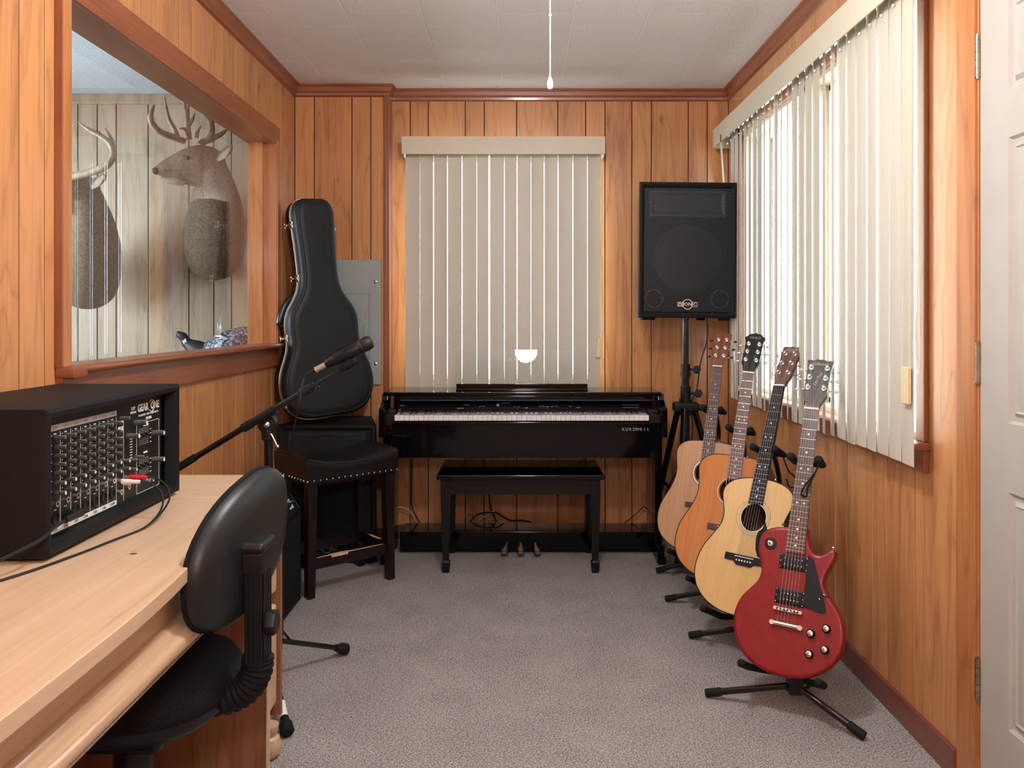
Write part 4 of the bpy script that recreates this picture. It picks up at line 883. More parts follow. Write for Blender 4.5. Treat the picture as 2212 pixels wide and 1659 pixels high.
mb = MB(); mb.box((-1.165, 2.001, DZ - 0.026), (-0.654, 2.29, DZ), bev=0.004); obj('top', mb, 'desk_x', dc, world=True)
mb = MB(); mb.box((-1.16, 2.27, 0.088), (-0.659, 2.286, DZ - 0.0262)); mb.box((-1.16, 2.002, 0.088), (-0.69, 2.27, 0.11)); mb.box((-1.16, 2.002, 0.11), (-0.69, 2.016, DZ - 0.027)); mb.box((-0.70, 2.016, 0.40), (-0.688, 2.27, 0.43)); mb.box((-1.16, 2.0, 0.1), (-1.15, 2.28, 0.72))
obj('carcass', mb, 'desk_dark', dc, world=True)
for a, b in ((0.434, 0.704), (0.125, 0.400)):
    mb = MB(); mb.box((-0.692, 2.018, a), (-0.667, 2.266, b), bev=0.009, seg=3); d_ = obj('drawer', mb, 'desk_wood', dc, world=True)
    mb = MB(); mb.ball((-0.655, 2.09, (a + b) / 2), 0.012); mb.tube([(-0.668, 2.09, (a + b) / 2), (-0.655, 2.09, (a + b) / 2)], 0.005, 8); obj('knob', mb, 'desk_wood', d_, world=True)
for x, y in ((-0.675, 2.215), (-1.12, 2.215), (-0.70, 2.05), (-1.12, 2.05)):
    mb = MB(); mb.lathe([(0.018, 0), (0.030, 0.012), (0.034, 0.035), (0.028, 0.055), (0.018, 0.062), (0.024, 0.070), (0.026, 0.089)], 20, mat=Matrix.Translation((x, y, 0))); obj('bun_foot', mb, 'desk_wood', dc, world=True)

# ------------------------------------------------------------------ powered mixer
mx_ = thing('powered_mixer', 'black powered audio mixer with rows of knobs sitting on the desk', 'mixer', (-1.0, 1.755, DZ)); oM = Vector((-1.0, 1.755, DZ))
X0, X1, Y0, Y1, Z0, Z1 = -1.157, -0.843, 1.467, 2.044, DZ + 0.006, DZ + 0.274
mb = MB(); rr = [(0.012, X0), (0.004, X0 + 0.004), (0.0, X0 + 0.012), (0.0, X1 - 0.008), (0.003, X1 - 0.002), (0.007, X1), (0.016, X1 - 0.003), (0.022, X1 - 0.022), (0.0235, X1 - 0.030)]
mb.loft([[(x, Y0 + d, Z0 + d), (x, Y1 - d, Z0 + d), (x, Y1 - d, Z1 - d), (x, Y0 + d, Z1 - d)] for d, x in rr], caps=(True, False)); obj('case', mb, 'tolex', mx_, world=True)
XP_ = X1 - 0.029; mb = MB(); mb.box((XP_ - 0.004, Y0 + 0.02, Z0 + 0.02), (XP_, Y1 - 0.045, Z1 - 0.02)); obj('front_panel', mb, 'mixer_panel', mx_, world=True)
mb = MB()
for x_ in (-1.13, -0.87):
    for y_ in (1.50, 2.01): mb.tube([(x_, y_, DZ), (x_, y_, DZ + 0.008)], 0.012, 10)
obj('foot', mb, 'rubber', mx_, world=True)
FM = Matrix(((0, 0, 1, XP_), (1, 0, 0, 0), (0, 1, 0, 0), (0, 0, 0, 1)))          # (s=Y, t=Z, out=X)
pr_m = MB(); gp = MB(); jk = None; kmesh = {}
def knob(s, t, kind='small'):
    k = kmesh.get(kind)
    if k is None:
        L_, r = (0.020, 0.0041) if kind != 'big' else (0.027, 0.0058); q = MB(); f = Matrix(((0, 0, 1, 0), (1, 0, 0, 0), (0, 1, 0, 0), (0, 0, 0, 1)))
        q.lathe([(r * 1.15, 0), (r * 1.1, 0.004), (r, 0.005), (r * 0.92, L_), (r * 0.8, L_ + 0.0006)], 12, 0, f)
        if kind != 'dark': q.lathe([(r * 0.8, L_ + 0.0005), (r * 0.75, L_ + 0.0012)], 12, 1, f)
        q.box((r * 0, -0.0004, r * 0.3), (L_ + 0.001, 0.0004, r * 1.02), 1)
        k = obj('knob', q, ['knob_grey', 'knob_cap'], mx_); kmesh[kind] = k; k.location = Vector((XP_, s, t)) - oM
    else: copy_part(k, mx_, Vector((XP_, s, t)) - oM)
rows = (0.963, 0.945, 0.929, 0.913, 0.897, 0.878, 0.859)
for c in range(7):
    s = 1.541 + 0.0361 * c
    for j, t in enumerate(rows): knob(s, t, 'small' if j >= 5 else 'dark')
    pr_m.box((s + 0.0175, 0.795, 0), (s + 0.0183, 0.973, 0.0006), mat=FM)
    for j, t in enumerate(rows):
        pr_m.box((s + 0.010, t - 0.001, 0), (s + 0.014, t + 0.001, 0.0006), mat=FM); pr_m.box((s - 0.013, t + 0.004, 0), (s - 0.0105, t + 0.0055, 0.0006), mat=FM)
    pr_m.box((s - 0.004, 0.969, 0), (s + 0.004, 0.971, 0.0006), mat=FM); pr_m.box((s - 0.004, 0.826, 0), (s + 0.004, 0.8275, 0.0006), mat=FM)
    mb = MB(); mb.ring((s, 0.839), 0.0030, 0.0062, 0, 0.006, mat=FM, seg=14); obj('jack_socket', mb, 'chrome', mx_, world=True)
    mb = MB(); mb.ring((s, 0.812), 0.0085, 0.0115, 0, 0.003, mat=FM, seg=18); mb.prism([(s + 0.0085 * math.cos(R(30 * i)), 0.812 + 0.0085 * math.sin(R(30 * i))) for i in range(12)], 0, 0.0012, mat=FM)
    for an in (90, 210, 330): mb.tube([FM @ Vector((s + 0.004 * math.cos(R(an)), 0.812 + 0.004 * math.sin(R(an)), 0.001)), FM @ Vector((s + 0.004 * math.cos(R(an)), 0.812 + 0.004 * math.sin(R(an)), 0.0025))], 0.0011, 6)
    obj('microphone_socket', mb, 'black_plastic', mx_, world=True)
    for t in (0.982, 0.789):
        lbl = 'CH%d' % (c + 1) if c < 6 else 'CH7/8'
        text('lettering', lbl, 0.0075, Matrix.Translation(-oM) @ FM @ Matrix.Translation((s, t, 0.0013)), mx_, 'label_black' if t < 0.9 else 'grey_print', 0.0002)
mb = MB(); mb.box((1.523, 0.9765, 0), (1.776, 0.9875, 0.001), mat=FM); obj('label_strip', mb, 'cable_grey', mx_, world=True, label='grey label strip')
mb = MB(); mb.box((1.523, 0.784, 0), (1.776, 0.794, 0.001), mat=FM); obj('label_strip', mb, 'white_print', mx_, world=True, label='white label strip')
for (s, t, k) in ((1.795, 0.968, 'dark'), (1.795, 0.875, 'small'), (1.795, 0.858, 'small'), (1.825, 0.925, 'big'), (1.830, 0.870, 'dark'), (1.828, 0.850, 'small'), (1.862, 0.950, 'big'), (1.862, 0.872, 'dark'), (1.953, 0.914, 'big'), (1.953, 0.851, 'big')): knob(s, t, k)
for (s, t) in ((1.79, 0.832), (1.79, 0.808), (1.825, 0.832), (1.825, 0.812), (1.855, 0.842), (1.855, 0.820), (1.925, 0.806), (1.945, 0.806)):
    mb = MB(); mb.ring((s, t), 0.003, 0.0062, 0, 0.006, mat=FM, seg=14); obj('jack_socket', mb, 'chrome', mx_, world=True)
for a in ((1.870, 0.785, 1.871, 0.945), (1.9855, 0.785, 1.9865, 0.945), (1.870, 0.785, 1.9865, 0.786), (1.870, 0.944, 1.9865, 0.945), (1.905, 0.936, 1.930, 0.940), (1.905, 0.873, 1.925, 0.877), (1.784, 0.958, 1.805, 0.962), (1.784, 0.925, 1.806, 0.9265), (1.784, 0.940, 1.806, 0.950), (1.84, 0.975, 1.868, 0.9755), (1.808, 0.785, 1.809, 0.965)):
    pr_m.box((a[0], a[1], 0), (a[2], a[3], 0.0006), mat=FM)
for t0 in (0.895, 0.825):
    for c in range(7):
        s = 1.884 + c * 0.0072
        for j in range(9): pr_m.box((s, t0 + j * 0.0045, 0), (s + 0.0018, t0 + j * 0.0045 + 0.0014, 0.0006), mat=FM)
    for j in range(4): pr_m.box((1.9375, t0 + j * 0.010, 0), (1.945, t0 + j * 0.010 + 0.0015, 0.0006), mat=FM)
    for c in range(7):
        mb = MB(); mb.box((1.8825 + c * 0.0072, t0 + 0.016 + (c * 5 % 3) * 0.003, 0), (1.8875 + c * 0.0072, t0 + 0.0195 + (c * 5 % 3) * 0.003, 0.006), mat=FM); obj('slider', mb, 'black_plastic', mx_, world=True)
for j in range(8): pr_m.box((1.838, 0.915 - j * 0.006, 0), (1.850, 0.9165 - j * 0.006, 0.0006), mat=FM)
obj('panel_printing', pr_m, 'white_print', mx_, world=True)
def mtext(b, sz, s, t, mt='white_print', **k): text('lettering', b, sz, Matrix.Translation(-oM) @ FM @ Matrix.Translation((s, t, 0.0008)), mx_, mt, 0.0003, **k)
mtext('GEAR', 0.0235, 1.9015, 0.980, bold=0.0009, sx=0.9); mtext('ONE', 0.0235, 1.9635, 0.980, bold=0.0009, sx=0.9); mtext('8 CHANNEL + DSP + 2X400 WATTS', 0.0065, 1.93, 0.963); mtext('PA2400', 0.009, 1.93, 0.953, bold=0.0002); mtext('DSP', 0.011, 1.853, 0.983, bold=0.0003); mtext('MULTI-FX', 0.0065, 1.853, 0.974, bold=0.0002)
mb = MB()
for sg, a0 in ((1, 40), (-1, 220)):
    mb.tube([FM @ Vector((1.9455 + 0.014 * math.cos(R(a0 + 10 * i)), 0.980 + 0.014 * math.sin(R(a0 + 10 * i)), 0.0008)) for i in range(11)], 0.0009, 5)
obj('logo_arcs', mb, 'white_print', mx_, world=True)
# leads plugged into the mixer
rc = thing('audio_lead', 'twin audio lead with red and white plugs at the front of the mixer', 'cable', (-0.75, 1.75, DZ))
for (s, t, mt, lb) in ((1.795, 0.829, 'white_plastic', 'white plug'), (1.827, 0.833, 'red_plastic', 'red plug')):
    mb = MB(); f = FM @ Matrix.Translation((s, t, 0)); mb.lathe([(0.0045, 0.004), (0.0065, 0.006), (0.0062, 0.022), (0.0048, 0.026), (0.0045, 0.040), (0.003, 0.044)], 14, mat=f); obj('plug', mb, mt, rc, world=True, label=lb)
    a = FM @ Vector((s, t, 0.043)); mb = MB()
    mb.tube(smooth_path([a, a + Vector((0.022, 0.004, -0.004)), a + Vector((0.048, 0.0, -0.025)), a + Vector((0.055, -0.02, -0.055)), Vector((-0.775, 1.70 + (s - 1.795) * 0.3, DZ + 0.004)), Vector((-0.795, 1.60, DZ + 0.003)), Vector((-0.815, 1.50, DZ + 0.003)), Vector((-0.86, 1.36, DZ + 0.003)), Vector((-0.95, 1.22, DZ + 0.003))], 7), 0.0022, 7)
    obj('wire', mb, 'cable_black', rc, world=True)
jl = thing('jack_lead', 'black lead with right angle jack plugged into the lower left of the mixer', 'cable', (-0.80, 1.5, DZ))
s = 1.577; mb = MB(); a = FM @ Vector((s, 0.812, 0.002)); mb.tube([a, a + Vector((0.02, 0, 0))], 0.008, 12); mb.tube([a + Vector((0.022, 0.012, 0)), a + Vector((0.022, -0.045, -0.002))], [0.0085, 0.0085, 0.006], 12); obj('plug', mb, 'black_plastic', jl, world=True)
mb = MB(); mb.tube(smooth_path([a + Vector((0.022, -0.045, -0.002)), a + Vector((0.028, -0.09, -0.004)), a + Vector((0.02, -0.16, -0.02)), a + Vector((-0.06, -0.30, -0.050)), a + Vector((-0.20, -0.42, -0.056))], 8), 0.0032, 8); obj('wire', mb, 'cable_black', jl, world=True)

# ------------------------------------------------------------------ office chair tucked under the desk
oc = thing('office_chair', 'black swivel office chair pushed in under the curved desk edge', 'chair', (-0.755, 1.59, 0))
yc, zc = 1.60, 0.744; bo = []
for i in range(40):
    t = 2 * math.pi * i / 40; c, s = math.cos(t), math.sin(t); e = 2 / 2.35; a = 0.180 * math.copysign(abs(c) ** e, c); b = 0.126 * math.copysign(abs(s) ** e, s); bo.append((a, b + 0.22 * a))
U = Vector((0.169, 0.9856, 0)); BM_ = frame(Vector((-0.545, yc + 0.012, zc)), U, Vector((0, 0, 1)), Vector((0.9856, -0.169, 0)))
def bring(d, z): return [(p[0], p[1], z - 0.40 * p[0] ** 2) for p in inset(bo, d)]
mb = MB(); mb.loft([bring(0.05, 0.036), bring(0.03, 0.034), bring(0.012, 0.028), bring(0.002, 0.018), bring(0.0, 0.006)], mat=BM_); obj('back_shell', mb, 'chair_vinyl', oc, world=True, sharp=60)
mb = MB(); mb.loft([bring(-0.002, 0.006), bring(-0.003, -0.003), bring(0.006, -0.010), bring(0.025, -0.014), bring(0.06, -0.016)], mat=BM_); obj('back_cushion', mb, 'chair_fabric', oc, world=True, sharp=60)
mb = MB(); mb.box((-0.540, 1.550, 0.700), (-0.484, 1.620, 0.745), bev=0.008); mb.box((-0.542, 1.545, 0.740), (-0.480, 1.628, 0.762), bev=0.010, seg=3); obj('back_bracket', mb, 'black_plastic', oc, world=True)
mb = MB(); mb.box((-0.523, 1.555, 0.515), (-0.486, 1.615, 0.71), bev=0.010, seg=3)
for k in range(4): mb.box((-0.487, 1.560 + k * 0.013, 0.53), (-0.4835, 1.567 + k * 0.013, 0.70), bev=0.001); mb.box((-0.519 + k * 0.009, 1.5525, 0.53), (-0.514 + k * 0.009, 1.556, 0.70), bev=0.001)
obj('upright_bar', mb, 'black_plastic', oc, world=True)
mb = MB(); path = smooth_path([(-0.504, 1.585, 0.535), (-0.507, 1.585, 0.505), (-0.527, 1.585, 0.472), (-0.570, 1.585, 0.452), (-0.64, 1.585, 0.449)], 14); mb.tube(path, [0.031 if i % 4 < 2 else 0.027 for i in range(len(path))], 18, flat=0.95); obj('bellows', mb, 'rubber', oc, world=True, sharp=70)
mb = MB(); mb.prism([((0.024 if i % 2 else 0.021) * math.cos(R(30 * i)), (0.024 if i % 2 else 0.021) * math.sin(R(30 * i))) for i in range(12)], 0, 0.022, mat=Matrix.Translation((-0.485, 1.575, 0.603)) @ Matrix.Rotation(R(90), 4, 'Y'), bev=0.005); obj('adjustment_knob', mb, 'black_plastic', oc, world=True)
so = [(0.200 * math.copysign(abs(math.cos(t)) ** 0.8, math.cos(t)), 0.188 * math.copysign(abs(math.sin(t)) ** 0.8, math.sin(t))) for t in [2 * math.pi * i / 44 for i in range(44)]]
SMx = Matrix.Translation((-0.757, 1.612, 0))
mb = MB(); mb.loft([[(p[0], p[1], z) for p in inset(so, d)] for d, z in ((0.02, 0.452), (0.004, 0.457), (0, 0.472), (0.004, 0.492), (0.016, 0.508), (0.04, 0.517), (0.10, 0.520))], mat=SMx); obj('seat', mb, 'chair_fabric', oc, world=True, sharp=60)
mb = MB(); mb.loft([[(p[0], p[1], z) for p in inset(so, d)] for d, z in ((0.09, 0.410), (0.03, 0.420), (0.008, 0.440), (0.006, 0.459))], mat=SMx); mb.box((-0.85, 1.50, 0.385), (-0.66, 1.68, 0.417), bev=0.01); obj('seat_pan', mb, 'black_plastic', oc, world=True, sharp=60)
mb = MB(); mb.tube([(-0.757, 1.612, 0.10), (-0.757, 1.612, 0.25)], 0.026, 16); mb.tube([(-0.757, 1.612, 0.22), (-0.757, 1.612, 0.405)], 0.037, 18); obj('gas_column', mb, 'black_plastic', oc, world=True)
for k in range(5):
    d = Vector((math.cos(R(72 * k + 20)), math.sin(R(72 * k + 20)), 0)); c0 = Vector((-0.757, 1.612, 0)); mb = MB(); mb.tube([c0 + Vector((0, 0, 0.12)), c0 + d * 0.27 + Vector((0, 0, 0.085))], [0.028, 0.018], 10); lg = obj('base_arm', mb, 'black_plastic', oc, world=True)
    mb = MB(); e = c0 + d * 0.27; sd = Vector((-d.y, d.x, 0))
    for s_ in (-1, 1): mb.tube([e + sd * 0.006 * s_ + Vector((0, 0, 0.026)), e + sd * 0.022 * s_ + Vector((0, 0, 0.026))], 0.026, 16)
    mb.tube([e + Vector((0, 0, 0.03)), e + Vector((0, 0, 0.09))], 0.008, 8); obj('caster', mb, 'black_plastic', lg, world=True)

# ------------------------------------------------------------------ microphone stand, microphone and cable
DM = 2.62; ms = thing('microphone_stand', 'black tripod boom microphone stand between the desk end and amplifier', 'microphone stand', (-0.80, DM, 0))
mb = MB(); mb.tube([(-0.80, DM, 0.10), (-0.80, DM, 0.60)], 0.0125, 14); mb.tube([(-0.80, DM, 0.58), (-0.80, DM, 0.665)], 0.017, 14); mb.tube([(-0.80, DM, 0.66), (-0.80, DM, 0.815)], 0.0105, 14); mb.tube([(-0.80, DM, 0.655), (-0.80, DM, 0.80)], 0.014, 14); obj('pole', mb, 'black_metal', ms, world=True)
mb = MB(); mb.lathe([(0.013, 0.795), (0.021, 0.80), (0.022, 0.825), (0.014, 0.832)], 18, mat=Matrix.Translation((-0.80, DM, 0))); Cc = P(579, 916, DM)
mb.tube([Cc + Vector((0, 0.014, 0)), Cc - Vector((0, 0.014, 0))], 0.029, 24); mb.box(Cc + Vector((-0.017, -0.012, -0.04)), Cc + Vector((0.017, 0.012, 0))); obj('swivel_joint', mb, 'black_plastic', ms, world=True)
mb = MB(); mb.lathe([(0.010, 0), (0.010, 0.004), (0.006, 0.008), (0.001, 0.010)], 16, mat=Matrix.Translation(Cc - Vector((0, 0.014, 0))) @ Matrix.Rotation(R(90), 4, 'X')); mb.ring((0, 0), 0.0125, 0.0145, 0, 0.006, mat=Matrix.Translation((-0.80, DM, 0.805)), seg=20)
mb.tube([(-0.812, DM - 0.015, 0.818), (-0.785, DM - 0.016, 0.818), (-0.779, DM - 0.016, 0.806), (-0.768, DM - 0.016, 0.783)], 0.003, 8); mb.ball((-0.766, DM - 0.016, 0.779), 0.0065); obj('clamp_screw', mb, 'chrome', ms, world=True)
B0 = P(375, 1017, DM); B1 = P(757, 786, DM); off = Vector((0, -0.02, 0)); bd = (B1 - B0).normalized()
def bp(px): 
    t = (px - 375) / (757 - 375); return B0.lerp(B1, t) + off
mb = MB(); mb.tube([bp(375), bp(742)], 0.0062, 12); mb.tube([bp(375), bp(655)], 0.0098, 14); obj('boom_arm', mb, 'black_metal', ms, world=True)
mb = MB(); mb.tube([bp(330), bp(428)], [0.0135, 0.0135, 0.012], 14); obj('counterweight', mb, 'rubber', ms, world=True)
mb = MB(); mb.tube([bp(530), bp(548)], 0.015, 14); mb.tube([bp(584), bp(598)], 0.0145, 14); mb.tube([bp(545), bp(590)], 0.0135, 14); obj('boom_collar', mb, 'black_plastic', ms, world=True)
mb = MB(); mb.tube([bp(653), bp(682)], [0.0145, 0.012], 14); obj('boom_collar', mb, 'black_plastic', ms, world=True)
mb = MB(); q = bp(668); mb.box((-0.016, -0.004, 0.006), (0.020, 0.004, 0.016), bev=0.003, mat=frame(q, bd, Vector((0, -1, 0)), bd.cross(Vector((0, -1, 0))) * 1)); mb.tube([q + Vector((0.006, 0, 0.008)), q + Vector((0.022, 0, 0.016)), q + Vector((0.040, 0, 0.006))], [0.004, 0.005, 0.003], 8); obj('boom_lever', mb, 'black_plastic', ms, world=True)
mb = MB(); mb.tube([bp(738), bp(752), bp(766)], [0.009, 0.0145, 0.0135], 14); mb.ball(bp(768), 0.0135); mb.tube([bp(760), P(744, 768, DM) + off], 0.008, 10)
M0, M1 = P(707, 787, DM) + off, P(806, 736, DM) + off; md = (M1 - M0).normalized(); mc = P(738, 771, DM) + off
mb.tube([mc - md * 0.018, mc + md * 0.020], [0.0180, 0.0195], 18); mb.tube([mc + Vector((-0.012, -0.004, 0.024)), mc + Vector((0.012, -0.004, 0.036))], 0.004, 8); obj('microphone_clip', mb, 'rubber', ms, world=True)
for tip in ((-0.612, 2.885), (-0.655, 2.318), (-1.11, 2.64)):
    a, b = Vector((-0.80, DM, 0.16)), Vector((*tip, 0.022)); a = a + (b - a).normalized() * 0.03; mb = MB(); mb.tube([a, b], 0.0085, 12); c2 = a.lerp(b, 0.22); mb.tube([Vector((-0.80, DM, 0.24)), c2], 0.004, 6); lg = obj('leg', mb, 'black_metal', ms, world=True)
    dd = (b - a).normalized(); mb = MB(); mb.tube([b - dd * 0.045, b - dd * 0.03, b - dd * 0.02, b + dd * 0.006, b + dd * 0.012], [0.012, 0.014, 0.019, 0.020, 0.014], 14); obj('rubber_foot', mb, 'rubber', lg, world=True)
    if tip[1] < 2.4:
        mb = MB(); mb.tube([b - dd * 0.10, b - dd * 0.042], 0.0115, 12); obj('white_sleeve', mb, 'pearl', lg, world=True, label='white paper sleeve')
mb = MB(); mb.tube([(-0.80, DM, 0.09), (-0.80, DM, 0.32)], 0.019, 14); obj('leg_hub', mb, 'black_plastic', ms, world=True)
mi = thing('microphone', 'dark grey handheld microphone clipped on the boom in front of the guitar case', 'microphone', M0)
q = lambda t: M0 + md * t; Lm = (M1 - M0).length
mb = MB(); mb.tube([q(0), q(0.003), q(Lm * 0.45), q(Lm * 0.72), q(Lm * 0.74)], [0.0125, 0.0140, 0.0165, 0.0205, 0.0190], 22); obj('body', mb, 'black_plastic', mi, world=True)
mb = MB(); mb.tube([q(Lm * 0.74), q(Lm * 0.76), q(Lm * 0.785), q(Lm * 0.80)], [0.021, 0.0225, 0.0225, 0.021], 24); mb.tube([q(Lm * 0.80), q(Lm * 0.87), q(Lm * 0.96), q(Lm * 0.995), q(Lm * 1.005)], [0.0225, 0.0235, 0.021, 0.016, 0.008], 24); obj('grille_head', mb, 'mic_mesh', mi, world=True)
mk = thing('microphone_cable', 'black cable with silver connector hanging down from the microphone', 'cable', P(683, 799, DM))
mb = MB(); mb.tube([q(-0.001), q(-0.034)], 0.0096, 18); mb.tube([q(-0.034), q(-0.037)], 0.0105, 18); obj('connector', mb, 'nickel', mk, world=True, label='silver metal connector')
mb = MB(); e = q(-0.036); mb.tube(smooth_path([e, e - md * 0.02, P(657, 818, 2.60), P(650, 848, 2.58), P(645, 880, 2.57), P(637, 915, 2.58), P(630, 955, 2.60), P(622, 1000, 2.63), P(617, 1045, 2.68), Vector((-0.79, 2.75, 0.30)), Vector((-0.82, 2.82, 0.05)), Vector((-0.90, 2.90, 0.004)), Vector((-1.05, 2.95, 0.004))], 7), [0.006, 0.0034, 0.0032, 0.0032, 0.0032, 0.0032, 0.0032, 0.0032, 0.0032, 0.0032, 0.0032, 0.0032], 8); obj('wire', mb, 'cable_black', mk, world=True)

# ------------------------------------------------------------------ guitars
def fret_v(n, sc): return sc * 2 ** (-n / 12)
def tuner_set(root, H, pts, post_mt='chrome', button='chrome', side_len=0.030):
    """pts: (u, v) in headstock frame H; buttons stick out sideways"""
    for (u, v, s, edge_u) in pts:
        mb = MB(); mb.lathe([(0.0088, 0.0), (0.0088, 0.0018), (0.0050, 0.003), (0.0048, 0.012), (0.0055, 0.014), (0.003, 0.0155)], 12, 0, H @ Matrix.Translation((u, v, 0)))
        mb.tube([H @ Vector((u, v, -0.016)), H @ Vector((edge_u + s * 0.010, v, -0.016))], 0.0030, 7, 0)
        c = H @ Matrix.Translation((edge_u + s * side_len * 0.72, v, -0.016)); mb.ball((0, 0, 0), 0.0085, 1, c, sc=(1.05, 0.75, 0.42), seg=10, rings=6)
        mb.box((u - 0.008, v - 0.010, -0.021), (u + 0.008, v + 0.010, -0.0135), 0, mat=H, bev=0.002); obj('tuner', mb, [post_mt, button], root)
def strings(root, sc, wb, wn, n_w, b_w, H, pts, mt='string_steel', v0=0.0):
    order = sorted(pts, key=lambda p: p[0]); left = [p for p in pts if p[0] < 0]; right = [p for p in pts if p[0] > 0]
    left.sort(key=lambda p: p[1]); right.sort(key=lambda p: p[1]); tg = left + right[::-1]
    for i in range(6):
        t = i / 5 - 0.5; r = 0.00062 - i * 0.00005; mb = MB(); p = tg[i]
        mb.tube([(t * wb, v0, b_w), (t * wn, sc, n_w), H @ Vector((p[0], p[1], 0.009))], r, 5); obj('string', mb, mt, root)
def fretboard(root, sc, v_end, wn, we, w0, w1, mt, nfr, dots=True, dot_mt='pearl', binding=None):
    mb = MB(); mb.loft([[(-we / 2, v_end, w0), (we / 2, v_end, w0), (we / 2, v_end, w1), (-we / 2, v_end, w1)], [(-wn / 2, sc, w0), (wn / 2, sc, w0), (wn / 2, sc, w1), (-wn / 2, sc, w1)]]); obj('fretboard', mb, mt, root)
    wd = lambda v: we + (wn - we) * (v - v_end) / (sc - v_end)
    mb = MB()
    for n in range(1, nfr + 1):
        v = fret_v(n, sc); w = wd(v) / 2 + 0.0002
        if v > v_end + 0.002: mb.tube([(-w, v, w1), (w, v, w1)], 0.0011, 6)
    obj('frets', mb, 'chrome', root)
    if dots:
        mb = MB()
        for n in (3, 5, 7, 9, 12, 15, 17, 19, 21):
            if n > nfr: continue
            v = (fret_v(n, sc) + fret_v(n - 1, sc)) / 2
            for u in ((-0.011, 0.011) if n in (7, 12) else (0,)): mb.lathe([(0.0034, 0), (0.0032, 0.0006)], 12, 0, Matrix.Translation((u, v, w1)))
        obj('fret_markers', mb, dot_mt, root)
    mb = MB(); mb.box((-wn / 2 - 0.0005, sc - 0.001, w0), (wn / 2 + 0.0005, sc + 0.0045, w1 + 0.0035), bev=0.001); obj('nut', mb, 'pearl', root)
def neck(root, sc, vj, wn, wj, d0, d1, mt, w0=0.0):
    rings = []
    for v, w, d in ((sc + 0.012, wn, 0.018), (sc - 0.03, wn, d0), ((sc + vj) / 2, (wn + wj) / 2, (d0 + d1) / 2), (vj + 0.03, wj, d1), (vj, wj, d1 * 2.2)):
        rings.append([(w / 2 * math.cos(t), v, w0 + d * min(0, math.sin(t))) for t in [math.pi + math.pi * j / 10 for j in range(11)]])
    mb = MB(); mb.loft(rings); obj('neck', mb, mt, root)
def half(h, k=5):
    p = smooth_path([(u, v, 0) for v, u in h], k); pts = [(a.x, a.y) for a in p]; return pts + [(-a[0], a[1]) for a in reversed(pts[1:-1])]
BODY_OM = [(-0.196, 0), (-0.192, 0.058), (-0.172, 0.118), (-0.136, 0.164), (-0.090, 0.188), (-0.045, 0.191), (0.010, 0.178), (0.062, 0.148), (0.104, 0.124), (0.142, 0.119), (0.182, 0.131), (0.217, 0.141), (0.247, 0.134), (0.272, 0.106), (0.285, 0.066), (0.290, 0.030), (0.291, 0)]
BODY_D = [(-0.212, 0), (-0.208, 0.062), (-0.190, 0.122), (-0.155, 0.170), (-0.108, 0.195), (-0.055, 0.199), (0.000, 0.187), (0.055, 0.160), (0.105, 0.141), (0.150, 0.136), (0.198, 0.143), (0.236, 0.146), (0.266, 0.132), (0.286, 0.100), (0.293, 0.052), (0.294, 0)]
